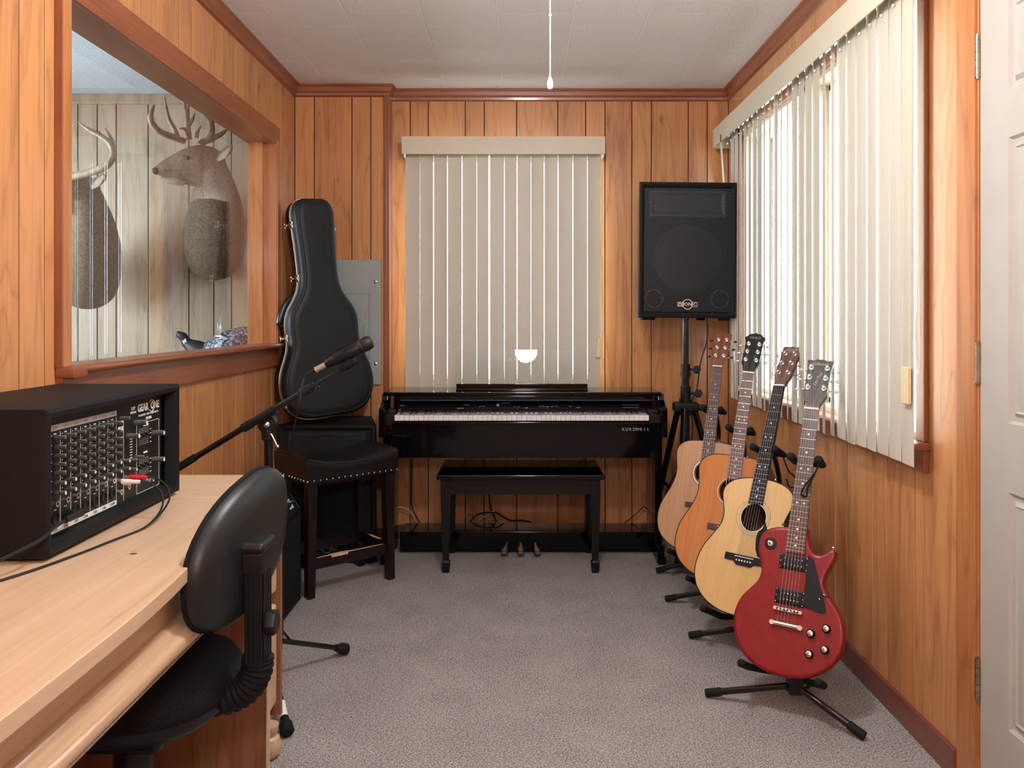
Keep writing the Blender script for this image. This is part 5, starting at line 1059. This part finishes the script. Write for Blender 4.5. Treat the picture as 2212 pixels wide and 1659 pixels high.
def acoustic(pose, label, body, top, side, fb_mt, hs_mt, hs_style, guard, guard_mt, rosette, bind, logo, logo_sz, depth=0.11, flip=False, fret_end=0.195, tun='chrome'):
    o, yw, ln, rl = pose; G = gframe(o, yw, ln, rl); base = G @ Matrix.Translation((0, -0.2, 0)); g = thing('acoustic_guitar', label, 'guitar', mat=base, group='guitars in a row on floor stands'); T = Matrix.Translation((0, 0.2, 0))
    class G2(object): pass
    def ob(n, mb, m, **k): mb.V = [T @ v for v in mb.V]; return obj(n, mb, m, g, **k)
    out = half(body); hole = [(0.049 * math.cos(2 * math.pi * i / 40), 0.147 + 0.049 * math.sin(2 * math.pi * i / 40)) for i in range(40)]
    mb = MB(); mb.holed(inset(out, 0.0015), hole, 0.0); mb.holed(inset(out, 0.0015), hole, -0.003); ob('soundboard', mb, top)
    mb = MB(); rings = [[(p[0], p[1], z) for p in inset(out, d)] for d, z in ((0.0, -0.001), (0.0, -depth + 0.004), (0.004, -depth), (0.03, -depth - 0.003))]; mb.loft(rings, caps=(False, True)); ob('back_and_sides', mb, side, sharp=50)
    mb = MB(); mb.loft([[(p[0], p[1], z) for p in inset(out, d)] for d, z in ((0.0, -0.006), (-0.0005, -0.006), (-0.0005, 0.0004), (0.003, 0.0004))], caps=(False, False)); ob('binding', mb, bind)
    mb = MB()
    for i, (r0, r1, m_) in enumerate(rosette): mb.ring((0, 0.147), r0, r1, 0.0, 0.0004 + 0.0001 * i, m_, seg=56)
    ob('rosette', mb, ['cream', 'ebony', 'pearl'])
    sc = 0.645; H = Matrix.Translation((0, sc + 0.004, 0.004)) @ Matrix.Rotation(R(-14), 4, 'X')
    def wrap(fn, *a, **k):
        before = set(o_.name for o_ in bpy.data.objects); fn(*a, **k)
        for o_ in list(bpy.data.objects):
            if o_.name not in before and o_.type in ('MESH', 'FONT'):
                if o_.type == 'MESH': o_.data.transform(T)
                else: o_.matrix_local = T @ o_.matrix_local
    wrap(neck, g, sc, 0.29, 0.044, 0.057, 0.020, 0.024, side, 0.001); wrap(fretboard, g, sc, fret_end, 0.044, 0.057, 0.001, 0.007, fb_mt, 20)
    mb = MB(); mb.loft([[(-0.024, 0.284, -0.01), (0.024, 0.284, -0.01), (0.024, 0.340, -0.01), (-0.024, 0.340, -0.01)], [(-0.010, 0.286, -depth + 0.01), (0.010, 0.286, -depth + 0.01), (0.010, 0.297, -depth + 0.01), (-0.010, 0.297, -depth + 0.01)]]); ob('heel', mb, side)
    # bridge
    bm_ = [(-0.077, -0.014), (-0.040, -0.015), (-0.028, -0.026), (0.028, -0.026), (0.040, -0.015), (0.077, -0.014), (0.077, 0.010), (-0.077, 0.010)]
    mb = MB(); mb.prism(bm_, 0, 0.008, bev=0.002); br = ob('bridge', mb, fb_mt if fb_mt != 'rosewood_light' else 'rosewood')
    mb = MB(); mb.box((-0.037, 0.001, 0.007), (0.037, 0.004, 0.0115), bev=0.0008); WM[br.name] = WM[g.name]; ob('saddle', mb, 'pearl')
    mb = MB()
    for i in range(6): mb.ball(((i / 5 - 0.5) * 0.054, -0.0105, 0.0085), 0.0033, seg=10, rings=6)
    ob('bridge_pins', mb, 'pearl')
    if guard: mb = MB(); mb.prism(guard, 0.0002, 0.0016); ob('pickguard', mb, guard_mt)
    if hs_style == 'square': hs = [(-0.022, 0), (-0.0225, 0.012), (-0.031, 0.038), (-0.0375, 0.172), (-0.034, 0.176), (0.034, 0.176), (0.0375, 0.172), (0.031, 0.038), (0.0225, 0.012), (0.022, 0)]; tv = (0.055, 0.098, 0.141); ew = lambda v: 0.0305 + (v - 0.038) * 0.05; tu = 0.019
    else: hs = [(-0.022, 0), (-0.0235, 0.012), (-0.037, 0.042), (-0.036, 0.052), (-0.036, 0.14), (-0.043, 0.168), (-0.034, 0.174), (-0.024, 0.186), (-0.008, 0.188), (0, 0.194), (0.008, 0.188), (0.024, 0.186), (0.034, 0.174), (0.043, 0.168), (0.036, 0.14), (0.036, 0.052), (0.037, 0.042), (0.0235, 0.012), (0.022, 0)]; tv = (0.058, 0.098, 0.136); ew = lambda v: 0.036; tu = 0.022
    mb = MB(); mb.prism(hs, -0.0155, 0.0, 0, H); ob('headstock', mb, hs_mt)
    pts = [(s * tu, v, s, s * ew(v)) for s in (-1, 1) for v in tv]
    wrap(tuner_set, g, H, pts, 'chrome', tun); wrap(strings, g, sc, 0.054, 0.036, 0.0095, 0.0115, H, pts)
    if logo: wrap(text, 'lettering', logo, logo_sz, H @ Matrix.Translation((0, 0.160 if hs_style == 'square' else 0.168, 0.0006)), g, 'logo_gold', 0.0002, shear=0.2)
    if logo == 'Martin': wrap(text, 'lettering', 'EST. 1833', 0.006, H @ Matrix.Translation((0, 0.150, 0.0006)), g, 'logo_gold', 0.0002)
    mb = MB(); mb.lathe([(0.004, 0), (0.003, 0.006), (0.006, 0.010), (0.004, 0.013)], 12, 0, Matrix.Translation((0.03, 0.30, -depth * 0.45)) @ Matrix.Rotation(R(-90), 4, 'X')); ob('strap_button', mb, 'chrome')
    return G
POSES = {1: ((0.8219, 3.6697, 0.3441), 28.53, 17.99, 1.615), 2: ((0.8288, 3.2609, 0.3483), 26.27, 19.21, 4.036), 3: ((0.7979, 2.8859, 0.3391), 46.59, 23.34, -0.80), 4: ((0.8126, 2.4676, 0.3065), 30.03, 21.64, 2.42)}
PG = [(0.050, 0.140), (0.060, 0.118), (0.085, 0.096), (0.098, 0.060), (0.092, 0.020), (0.070, 0.008), (0.045, 0.016), (0.032, 0.040), (0.026, 0.080), (0.030, 0.099), (0.044, 0.116)]
PG2 = [(0.053, 0.150), (0.058, 0.118), (0.078, 0.100), (0.088, 0.060), (0.078, 0.020), (0.060, 0.012), (0.042, 0.022), (0.034, 0.060), (0.028, 0.097), (0.044, 0.112)]
G1 = acoustic(POSES[1], 'satin natural acoustic guitar with dark red headstock, farthest back by the speaker pole', BODY_D, 'spruce_satin', 'mahogany', 'rosewood', 'mahogany', 'square', None, None, [(0.050, 0.0525, 1), (0.054, 0.060, 2), (0.0615, 0.063, 1)], 'ebony', None, 0.011, 0.118, tun='ebony')
G2_ = acoustic(POSES[2], 'glossy amber acoustic guitar with black scalloped headstock, behind the blonde acoustic', BODY_D, 'spruce_amber', 'mahogany', 'rosewood_light', 'ebony', 'crown', PG2, 'pickguard_plum', [(0.050, 0.053, 1), (0.056, 0.0575, 2)], 'ebony', 'GUILD', 0.016, 0.118)
G3 = acoustic(POSES[3], 'glossy blonde acoustic guitar with black fretboard and ringed sound hole, directly behind the red guitar', BODY_OM, 'spruce', 'rosewood', 'ebony', 'rosewood_light', 'square', PG, 'pickguard_black', [(0.0495, 0.0535, 0), (0.0535, 0.0545, 1), (0.0555, 0.0585, 0), (0.0585, 0.0595, 1), (0.0605, 0.064, 0), (0.064, 0.0652, 1)], 'ebony', 'Martin', 0.017, 0.104)

def solid_body():
    G = gframe(*POSES[4]); base = G @ Matrix.Translation((0, -0.18, 0)); g = thing('electric_guitar', 'cherry red solid body electric guitar, nearest of the four guitars on stands', 'guitar', mat=base, group='guitars in a row on floor stands'); T = Matrix.Translation((0, 0.18, 0))
    def ob(n, mb, m, **k): mb.V = [T @ v for v in mb.V]; return obj(n, mb, m, g, **k)
    def wrap(fn, *a, **k):
        before = set(o_.name for o_ in bpy.data.objects); fn(*a, **k)
        for o_ in list(bpy.data.objects):
            if o_.name not in before and o_.type in ('MESH', 'FONT'):
                if o_.type == 'MESH': o_.data.transform(T)
                else: o_.matrix_local = T @ o_.matrix_local
    raw = [(-28, 246), (-65, 240), (-93, 227), (-109, 205), (-113, 169), (-104, 135), (-95, 103), (-101, 71), (-120, 45), (-142, 16), (-156, -18), (-160, -56), (-151, -99), (-128, -139), (-96, -166), (-57, -182), (-12, -188), (32, -185), (73, -174), (110, -153), (140, -123), (158, -85), (163, -45), (157, -6), (142, 26), (122, 50), (105, 71), (93, 93), (94, 117), (104, 143), (114, 169), (118, 188), (112, 200), (98, 199), (84, 186), (68, 178), (53, 182), (41, 200), (34, 222), (29, 246)]
    p = smooth_path([(a / 1000, b / 1000, 0) for a, b in raw], 3, closed=False); out = [(a.x, a.y) for a in p]
    mb = MB(); mb.loft([[(q[0], q[1], z) for q in inset(out, d)] for d, z in ((0.010, -0.046), (0.004, -0.045), (0.001, -0.042), (0.0, -0.038), (0.0, -0.008), (0.0012, -0.0035), (0.004, -0.0008), (0.010, 0.0))]); ob('body', mb, 'cherry_red', sharp=50)
    sc = 0.628; H = Matrix.Translation((0, sc + 0.004, 0.004)) @ Matrix.Rotation(R(-15), 4, 'X')
    wrap(neck, g, sc, 0.235, 0.043, 0.056, 0.020, 0.024, 'cherry_red', 0.003); wrap(fretboard, g, sc, 0.170, 0.043, 0.0565, 0.002, 0.009, 'rosewood', 22)
    mb = MB(); mb.box((-0.028, 0.172, -0.03), (0.028, 0.25, 0.0035)); ob('neck_block', mb, 'cherry_red')
    pg = [(41, 171), (57, 160), (68, 128), (86, 84), (106, 24), (103, 15), (92, 12), (45, 20), (40, 24), (40, 166)]
    mb = MB(); mb.prism([(a / 1000, b / 1000) for a, b in pg], 0.004, 0.006, bev=0.0005); mb.tube([(0.095, 0.066, 0.001), (0.104, 0.064, 0.005), (0.100, 0.063, 0.0065)], 0.005, 6, 1); mb.ball((0.085, 0.050, 0.006), 0.0035, 1, seg=8, rings=5); ob('pickguard', mb, ['pickguard_black', 'nickel'])
    for v in (0.141, 0.038):
        mb = MB(); mb.box((-0.043, v - 0.022, 0), (0.043, v + 0.022, 0.006), bev=0.003); mb.box((-0.034, v - 0.0175, 0.005), (0.034, v + 0.0175, 0.0095), bev=0.002)
        for i in range(6):
            for dv in (-0.009, 0.009): mb.ball(((i / 5 - 0.5) * 0.050, v + dv, 0.0095), 0.0023, 1, seg=8, rings=5)
        for a in (-0.039, 0.039):
            for dv in (-0.018, 0.0, 0.018): mb.ball((a, v + dv, 0.0062), 0.0019, 1, seg=8, rings=5)
        ob('pickup', mb, ['pickguard_black', 'chrome'])
    mb = MB(); mb.box((-0.043, -0.006, 0.004), (0.043, 0.006, 0.014), bev=0.005, seg=3); mb.box((-0.033, -0.0032, 0.013), (0.033, 0.0032, 0.0145), 1)
    for i in range(6): mb.box(((i / 5 - 0.5) * 0.050 - 0.003, -0.004 + (i % 3) * 0.0012, 0.0125), ((i / 5 - 0.5) * 0.050 + 0.003, 0.001 + (i % 3) * 0.0012, 0.0165), bev=0.0006)
    for a in (-0.037, 0.037): mb.tube([(a, 0, 0), (a, 0, 0.0155)], 0.0052, 12)
    ob('bridge', mb, ['chrome', 'mixer_panel'])
    mb = MB(); mb.box((-0.046, -0.049, 0.005), (0.046, -0.036, 0.017), bev=0.0055, seg=3)
    for a in (-0.041, 0.041): mb.tube([(a, -0.0425, 0), (a, -0.0425, 0.018)], 0.0072, 14)
    ob('tailpiece', mb, 'chrome')
    for (a, b) in ((0.071, -0.051), (0.113, -0.028), (0.073, -0.108), (0.114, -0.086)):
        mb = MB(); m_ = Matrix.Translation((a, b, 0)); mb.lathe([(0.0125, 0.001), (0.0125, 0.006), (0.0105, 0.008), (0.0098, 0.017), (0.0090, 0.0178)], 20, 0, m_); mb.lathe([(0.0088, 0.0176), (0.0075, 0.0184)], 18, 1, m_); mb.box((-0.0007, 0, 0.018), (0.0007, 0.008, 0.0188), 0, mat=m_); ob('control_knob', mb, ['pickguard_black', 'chrome'])
    mb = MB(); m_ = Matrix.Translation((-0.076, 0.186, 0)); mb.lathe([(0.019, 0), (0.0185, 0.002), (0.012, 0.0025)], 28, 0, m_); mb.prism([(0.009 * math.cos(R(60 * i)), 0.009 * math.sin(R(60 * i))) for i in range(6)], 0.002, 0.005, 1, m_); mb.tube([m_ @ Vector((0, 0, 0.004)), m_ @ Vector((-0.002, 0.004, 0.016))], [0.003, 0.0042], 10, 1); ob('toggle_switch', mb, ['pickguard_black', 'nickel'])
    mb = MB(); mb.lathe([(0.0045, 0), (0.003, 0.005), (0.006, 0.010), (0.004, 0.013)], 12, 0, Matrix.Translation((-0.050, 0.243, -0.022)) @ Matrix.Rotation(R(-90), 4, 'X')); mb.lathe([(0.0045, 0), (0.003, 0.005), (0.006, 0.010), (0.004, 0.013)], 12, 0, Matrix.Translation((0.105, 0.199, -0.022)) @ Matrix.Rotation(R(-70), 4, 'X')); ob('strap_buttons', mb, 'nickel')
    hs = [(-0.0215, 0), (-0.0225, 0.014), (-0.031, 0.036), (-0.0385, 0.052), (-0.036, 0.066), (-0.0365, 0.14), (-0.042, 0.186), (-0.030, 0.188), (-0.022, 0.185), (-0.010, 0.192), (0, 0.190), (0.010, 0.192), (0.022, 0.185), (0.030, 0.188), (0.042, 0.186), (0.0365, 0.14), (0.036, 0.066), (0.0385, 0.052), (0.031, 0.036), (0.0225, 0.014), (0.0215, 0)]
    mb = MB(); mb.prism(hs, -0.015, 0.0, 0, H, bev=0.001); ob('headstock', mb, 'headstock_grey')
    pts = [(s * 0.0255, v, s, s * 0.036) for s in (-1, 1) for v in (0.078, 0.117, 0.156)]
    wrap(tuner_set, g, H, pts, 'chrome', 'pearloid', 0.034); wrap(strings, g, sc, 0.050, 0.034, 0.012, 0.017, H, pts, v0=-0.036)
    wrap(text, 'lettering', 'Gibson', 0.0185, H @ Matrix.Translation((0, 0.172, 0.0006)), g, 'logo_gold', 0.0003, shear=0.3)
    wrap(text, 'lettering', 'Les Paul', 0.0165, H @ Matrix.Translation((0.001, 0.112, 0.0006)) @ Matrix.Rotation(R(72), 4, 'Z'), g, 'logo_gold', 0.0003, shear=0.4)
    return G
G4 = solid_body()

# ------------------------------------------------------------------ guitar stands
def guitar_stand(i, G, label, depth, vy, arm_u, arm_v, pads):
    g = lambda u, v, w: G @ Vector((u, v, w)); up = Vector((0, 0, 1)); bot = g(0, -0.2, -depth - 0.022); hub = Vector((bot.x, bot.y, 0.105))
    if i == 4: hub = Vector((0.826, 2.452, 0.105))
    t = thing('guitar_stand', label, 'guitar stand', (hub.x, hub.y, 0), group='black tubular guitar stands in a row'); fl = Vector((G[0][2], G[1][2], 0)).normalized(); rt = Vector((G[0][0], G[1][0], 0)).normalized()
    tips = {1: (0.645, 3.805), 2: (0.619, 3.424), 3: (0.637, 3.031), 4: (0.591, 2.565)}; tl = Vector((*tips[i], 0.014)); tr = Vector((0.970, 2.304, 0.014)) if i == 4 else hub * 1 + (Vector((0.144, -0.150, 0))); tr.z = 0.014
    bk = hub + Vector((0.10, 0.175, 0)); bk.z = 0.014; bk.x = min(bk.x, XR - 0.04)
    for k, tip in enumerate((tl, tr, bk)):
        a = hub + (tip - hub) * 0.06; a.z = 0.085 if k < 2 else 0.09; mb = MB(); mb.tube([a, tip], 0.0105, 12); lg = obj('leg', mb, 'black_metal', t, world=True); dd = (tip - a).normalized(); mb = MB(); mb.tube([tip - dd * 0.045, tip + dd * 0.004], 0.0128, 12); obj('rubber_foot', mb, 'rubber', lg, world=True)
    mb = MB(); mb.box((-0.022, -0.022, -0.03), (0.022, 0.022, 0.035), bev=0.006, mat=Matrix.Translation((hub.x, hub.y, 0.095))); mb.tube([hub + Vector((-0.03, -0.01, -0.02)), hub + Vector((0.03, 0.02, -0.02))], 0.008, 8); obj('hub', mb, 'black_plastic', t, world=True)
    wb = -depth - 0.035; yc_ = g(0, vy, -0.055); mb = MB(); pst = smooth_path([hub, g(0, -0.12, wb), g(0, 0.12, wb), g(0, vy - 0.11, wb + 0.0), g(0, vy - 0.04, wb * 0.7), g(0, vy, -0.052)], 6); mb.tube(pst, 0.0095, 12); obj('upright', mb, 'black_metal', t, world=True)
    for s in (-1, 1):
        mb = MB(); a = g(s * 0.02, -0.185, wb - 0.004); b = g(s * arm_u, arm_v - 0.012, -depth + 0.0); c = g(s * arm_u, arm_v - 0.006, 0.028); ps = smooth_path([Vector((hub.x, hub.y, 0.12)), a.lerp(b, 0.5), b, g(s * arm_u, arm_v - 0.010, -depth * 0.5), c], 5); mb.tube(ps, [0.008, 0.009, 0.0115, 0.0115, 0.0115], 12); mb.ball(c, 0.0125, seg=12, rings=8); obj('support_arm', mb, 'rubber', t, world=True)
        mb = MB(); p0 = g(0, vy, -0.052); p1 = g(s * 0.040, vy, -0.054); p2 = g(s * pads, vy, -0.038); p3 = g(s * pads, vy, 0.022); mb.tube(smooth_path([p0, p1, p2, g(s * pads, vy, -0.01), p3], 5), [0.008, 0.009, 0.0115, 0.012, 0.012], 12); mb.ball(p3, 0.0145, seg=12, rings=8); obj('neck_yoke_pad', mb, 'rubber', t, world=True)
    if i in (3, 4):
        mb = MB(); s0 = g(0.045, vy, 0.02) if i == 4 else g(0.045, vy, -0.03); drop = [s0, s0 + Vector((-0.018, -0.01, -0.035)), s0 + Vector((-0.052, -0.012, -0.078)), s0 + Vector((-0.062, -0.012, -0.105)), s0 + Vector((-0.045, -0.012, -0.108)), s0 + Vector((-0.044, -0.012, -0.085)), s0 + Vector((-0.020, -0.012, -0.040))] if i == 4 else [s0, s0 + Vector((0.02, -0.01, -0.06)), s0 + Vector((0.045, -0.01, -0.085)), s0 + Vector((0.05, -0.01, -0.115)), s0 + Vector((0.025, -0.01, -0.12)), s0 + Vector((0.012, -0.01, -0.09))]
        mb.tube(smooth_path(drop, 5), 0.0028, 8); obj('safety_strap', mb, 'rubber', t, world=True)
guitar_stand(1, G1, 'black tubular guitar stand holding the satin natural acoustic guitar', 0.12, 0.44, 0.115, -0.212, 0.042)
guitar_stand(2, G2_, 'black tubular guitar stand holding the amber acoustic guitar', 0.12, 0.402, 0.115, -0.212, 0.044)
guitar_stand(3, G3, 'black tubular guitar stand holding the blonde acoustic guitar', 0.106, 0.398, 0.105, -0.196, 0.044)
guitar_stand(4, G4, 'black tubular guitar stand holding the red electric guitar', 0.048, 0.462, 0.110, -0.172, 0.042)

# ------------------------------------------------------------------ mounted deer and bird in the adjoining room
def deer(label, dx, dz, DD, antlers, sc=1.0):
    def q(px, py, D): return P(px + dx, py + dz, D + DD)
    t = thing('deer_head_mount', label, 'deer mount', q(462, 560, 4.46), group='mounted deer heads beyond the glass')
    mb = MB(); f = 1.0
    mb.tube(smooth_path([q(337, 371, 4.04), q(352, 366, 4.05), q(375, 357, 4.06), q(400, 350, 4.07), q(428, 346, 4.09), q(452, 348, 4.12), q(474, 360, 4.16)], 4), [0.020, 0.036, 0.046, 0.062, 0.076, 0.074, 0.055], 16)
    mb.tube(smooth_path([q(352, 381, 4.05), q(380, 384, 4.06), q(412, 386, 4.09), q(440, 388, 4.12)], 4), [0.016, 0.026, 0.036, 0.045], 12)
    mb.tube(smooth_path([q(452, 350, 4.12), q(462, 385, 4.16), q(466, 425, 4.22), q(466, 470, 4.29), q(464, 515, 4.36), q(462, 545, 4.42), q(462, 558, 4.47)], 4), [0.070, 0.088, 0.118, 0.146, 0.158, 0.150, 0.140], 20)
    for (x, y) in ((424, 560), (500, 562)): mb.tube([q(x, 500, 4.32), q(x - 4, 565, 4.38)], [0.07, 0.045], 12)
    ear = [q(462, 345, 4.10), q(478, 336, 4.08), q(495, 322, 4.06), q(504, 310, 4.05)]; mb.tube(smooth_path(ear, 4), [0.022, 0.030, 0.026, 0.006], 14, flat=0.45)
    b = obj('head_and_neck', mb, 'deer_fur', t, world=True, sharp=180); md_ = b.modifiers.new('union', 'REMESH'); md_.mode = 'VOXEL'; md_.voxel_size = 0.009; md_.use_smooth_shade = True; sm = b.modifiers.new('soft', 'SMOOTH'); sm.iterations = 6
    mb = MB(); mb.ball(q(337, 369, 4.03), 0.0185, sc=(1.0, 1, 1)); obj('nose', mb, 'deer_dark', t, world=True)
    mb = MB(); mb.ball(q(404, 341, 4.012), 0.012); obj('eye', mb, 'deer_dark', t, world=True)
    mb = MB(); mb.tube(smooth_path([q(348, 386, 4.035), q(362, 390, 4.035), q(378, 392, 4.04), q(398, 396, 4.06)], 4), [0.008, 0.016, 0.020, 0.012], 10); obj('pale_chin', mb, 'deer_light', t, world=True, label='pale chin and throat patch')
    mb = MB(); mb.tube(smooth_path([q(470, 345, 4.072), q(484, 335, 4.052), q(497, 320, 4.036)], 4), [0.010, 0.019, 0.008], 10, flat=0.4); obj('inner_ear', mb, 'deer_light', t, world=True)
    for a in antlers:
        mb = MB()
        for br__ in a: mb.tube(smooth_path([q(120 + x * 0.1989 - (0 if not dx else dx), 180 + y * 0.1989 - (0 if not dx else dz), D) for x, y, D in br__[1]], 5), br__[0], 9)
        obj('antler', mb, 'antler', t, world=True, sharp=60)
    mb = MB(); mb.box(Vector((q(462, 0, 4.46).x - 0.05, 4.485, q(0, 560, 4.46).z - 0.02)), Vector((q(462, 0, 4.46).x + 0.05, 4.50, q(0, 500, 4.46).z)), bev=0.01); obj('wall_plaque', mb, 'cream', t, world=True); return t
A1 = [[([0.016, 0.017, 0.016, 0.014, 0.004], [(1400, 630, 4.08), (1250, 575, 4.02), (1130, 525, 3.97), (1045, 430, 3.93), (1035, 340, 3.92), (1072, 235, 3.93)]), ([0.013, 0.012, 0.004], [(1330, 600, 4.05), (1290, 500, 4.04), (1225, 370, 4.02), (1180, 150, 4.0)]), ([0.010, 0.008, 0.003], [(1440, 560, 4.08), (1405, 495, 4.06), (1345, 490, 4.05)])],
      [([0.018, 0.018, 0.016, 0.012, 0.005], [(1560, 680, 4.12), (1600, 640, 4.14), (1700, 600, 4.16), (1800, 550, 4.18), (1880, 485, 4.2)]), ([0.014, 0.014, 0.011, 0.004], [(1640, 630, 4.15), (1700, 530, 4.14), (1690, 420, 4.12), (1600, 330, 4.1)]), ([0.011, 0.008, 0.003], [(1530, 590, 4.11), (1545, 520, 4.1), (1582, 460, 4.1)])],
      [([0.015, 0.015, 0.013, 0.005], [(1450, 610, 4.1), (1435, 480, 4.1), (1425, 350, 4.1), (1385, 170, 4.1)]), ([0.012, 0.010, 0.004], [(1440, 460, 4.1), (1480, 400, 4.1), (1512, 320, 4.1)])]]
A2 = [[([0.018, 0.018, 0.016, 0.013, 0.010, 0.003], [(160, 1020, 3.9), (380, 965, 3.88), (550, 895, 3.86), (628, 770, 3.85), (590, 650, 3.84), (480, 565, 3.84), (350, 495, 3.84), (245, 415, 3.84)]), ([0.012, 0.010, 0.003], [(628, 760, 3.85), (610, 620, 3.86), (535, 490, 3.88)]), ([0.008, 0.003], [(485, 565, 3.84), (470, 520, 3.84)])]]
deer('mounted deer head with wide antlers seen in full through the left window glass', 0, 0, 0.0, A1)
deer('mounted deer head partly hidden behind the near window jamb, single curved antler showing', -272, 60, -0.12, A2)
lb = thing('bird_mount', 'dark headed bird mount with white collar and speckled body behind the glass', 'bird mount', P(490, 790, 4.25))
mb = MB(); Db = 4.20
mb.tube(smooth_path([P(384, 716, Db), P(388, 722, Db), P(396, 728, Db), P(404, 740, Db), P(420, 752, Db), P(445, 768, Db)], 5), [0.006, 0.016, 0.022, 0.022, 0.030, 0.050, 0.06], 14); obj('head_and_neck', mb, 'bird_dark', lb, world=True, sharp=80)
mb = MB(); mb.tube(smooth_path([P(425, 775, Db), P(455, 762, Db), P(490, 752, Db), P(530, 742, Db + 0.03), P(575, 740, Db + 0.06), P(610, 745, Db + 0.08)], 5), [0.03, 0.060, 0.085, 0.090, 0.070, 0.02], 18, flat=0.9); obj('body', mb, 'bird_speckle', lb, world=True, sharp=80)
mb = MB(); mb.tube([P(400, 741, Db - 0.002), P(407, 737, Db - 0.002)], [0.0245, 0.0245], 16); obj('white_collar', mb, 'bird_white', lb, world=True)
mb = MB(); mb.tube([P(384, 717, Db), P(380, 729, Db)], [0.006, 0.002], 8); obj('bill', mb, 'bird_dark', lb, world=True)
mb = MB(); mb.box((-2.0, 4.05, 0.885), (-1.31, 4.5, 0.905)); mb.box((-1.95, 4.3, 0.78), (-1.93, 4.5, 0.885)); mb.box((-1.40, 4.3, 0.78), (-1.38, 4.5, 0.885)); single('wall_shelf', mb, 'panel_far', 'plain wooden wall shelf under the bird mount behind the glass', 'shelf')
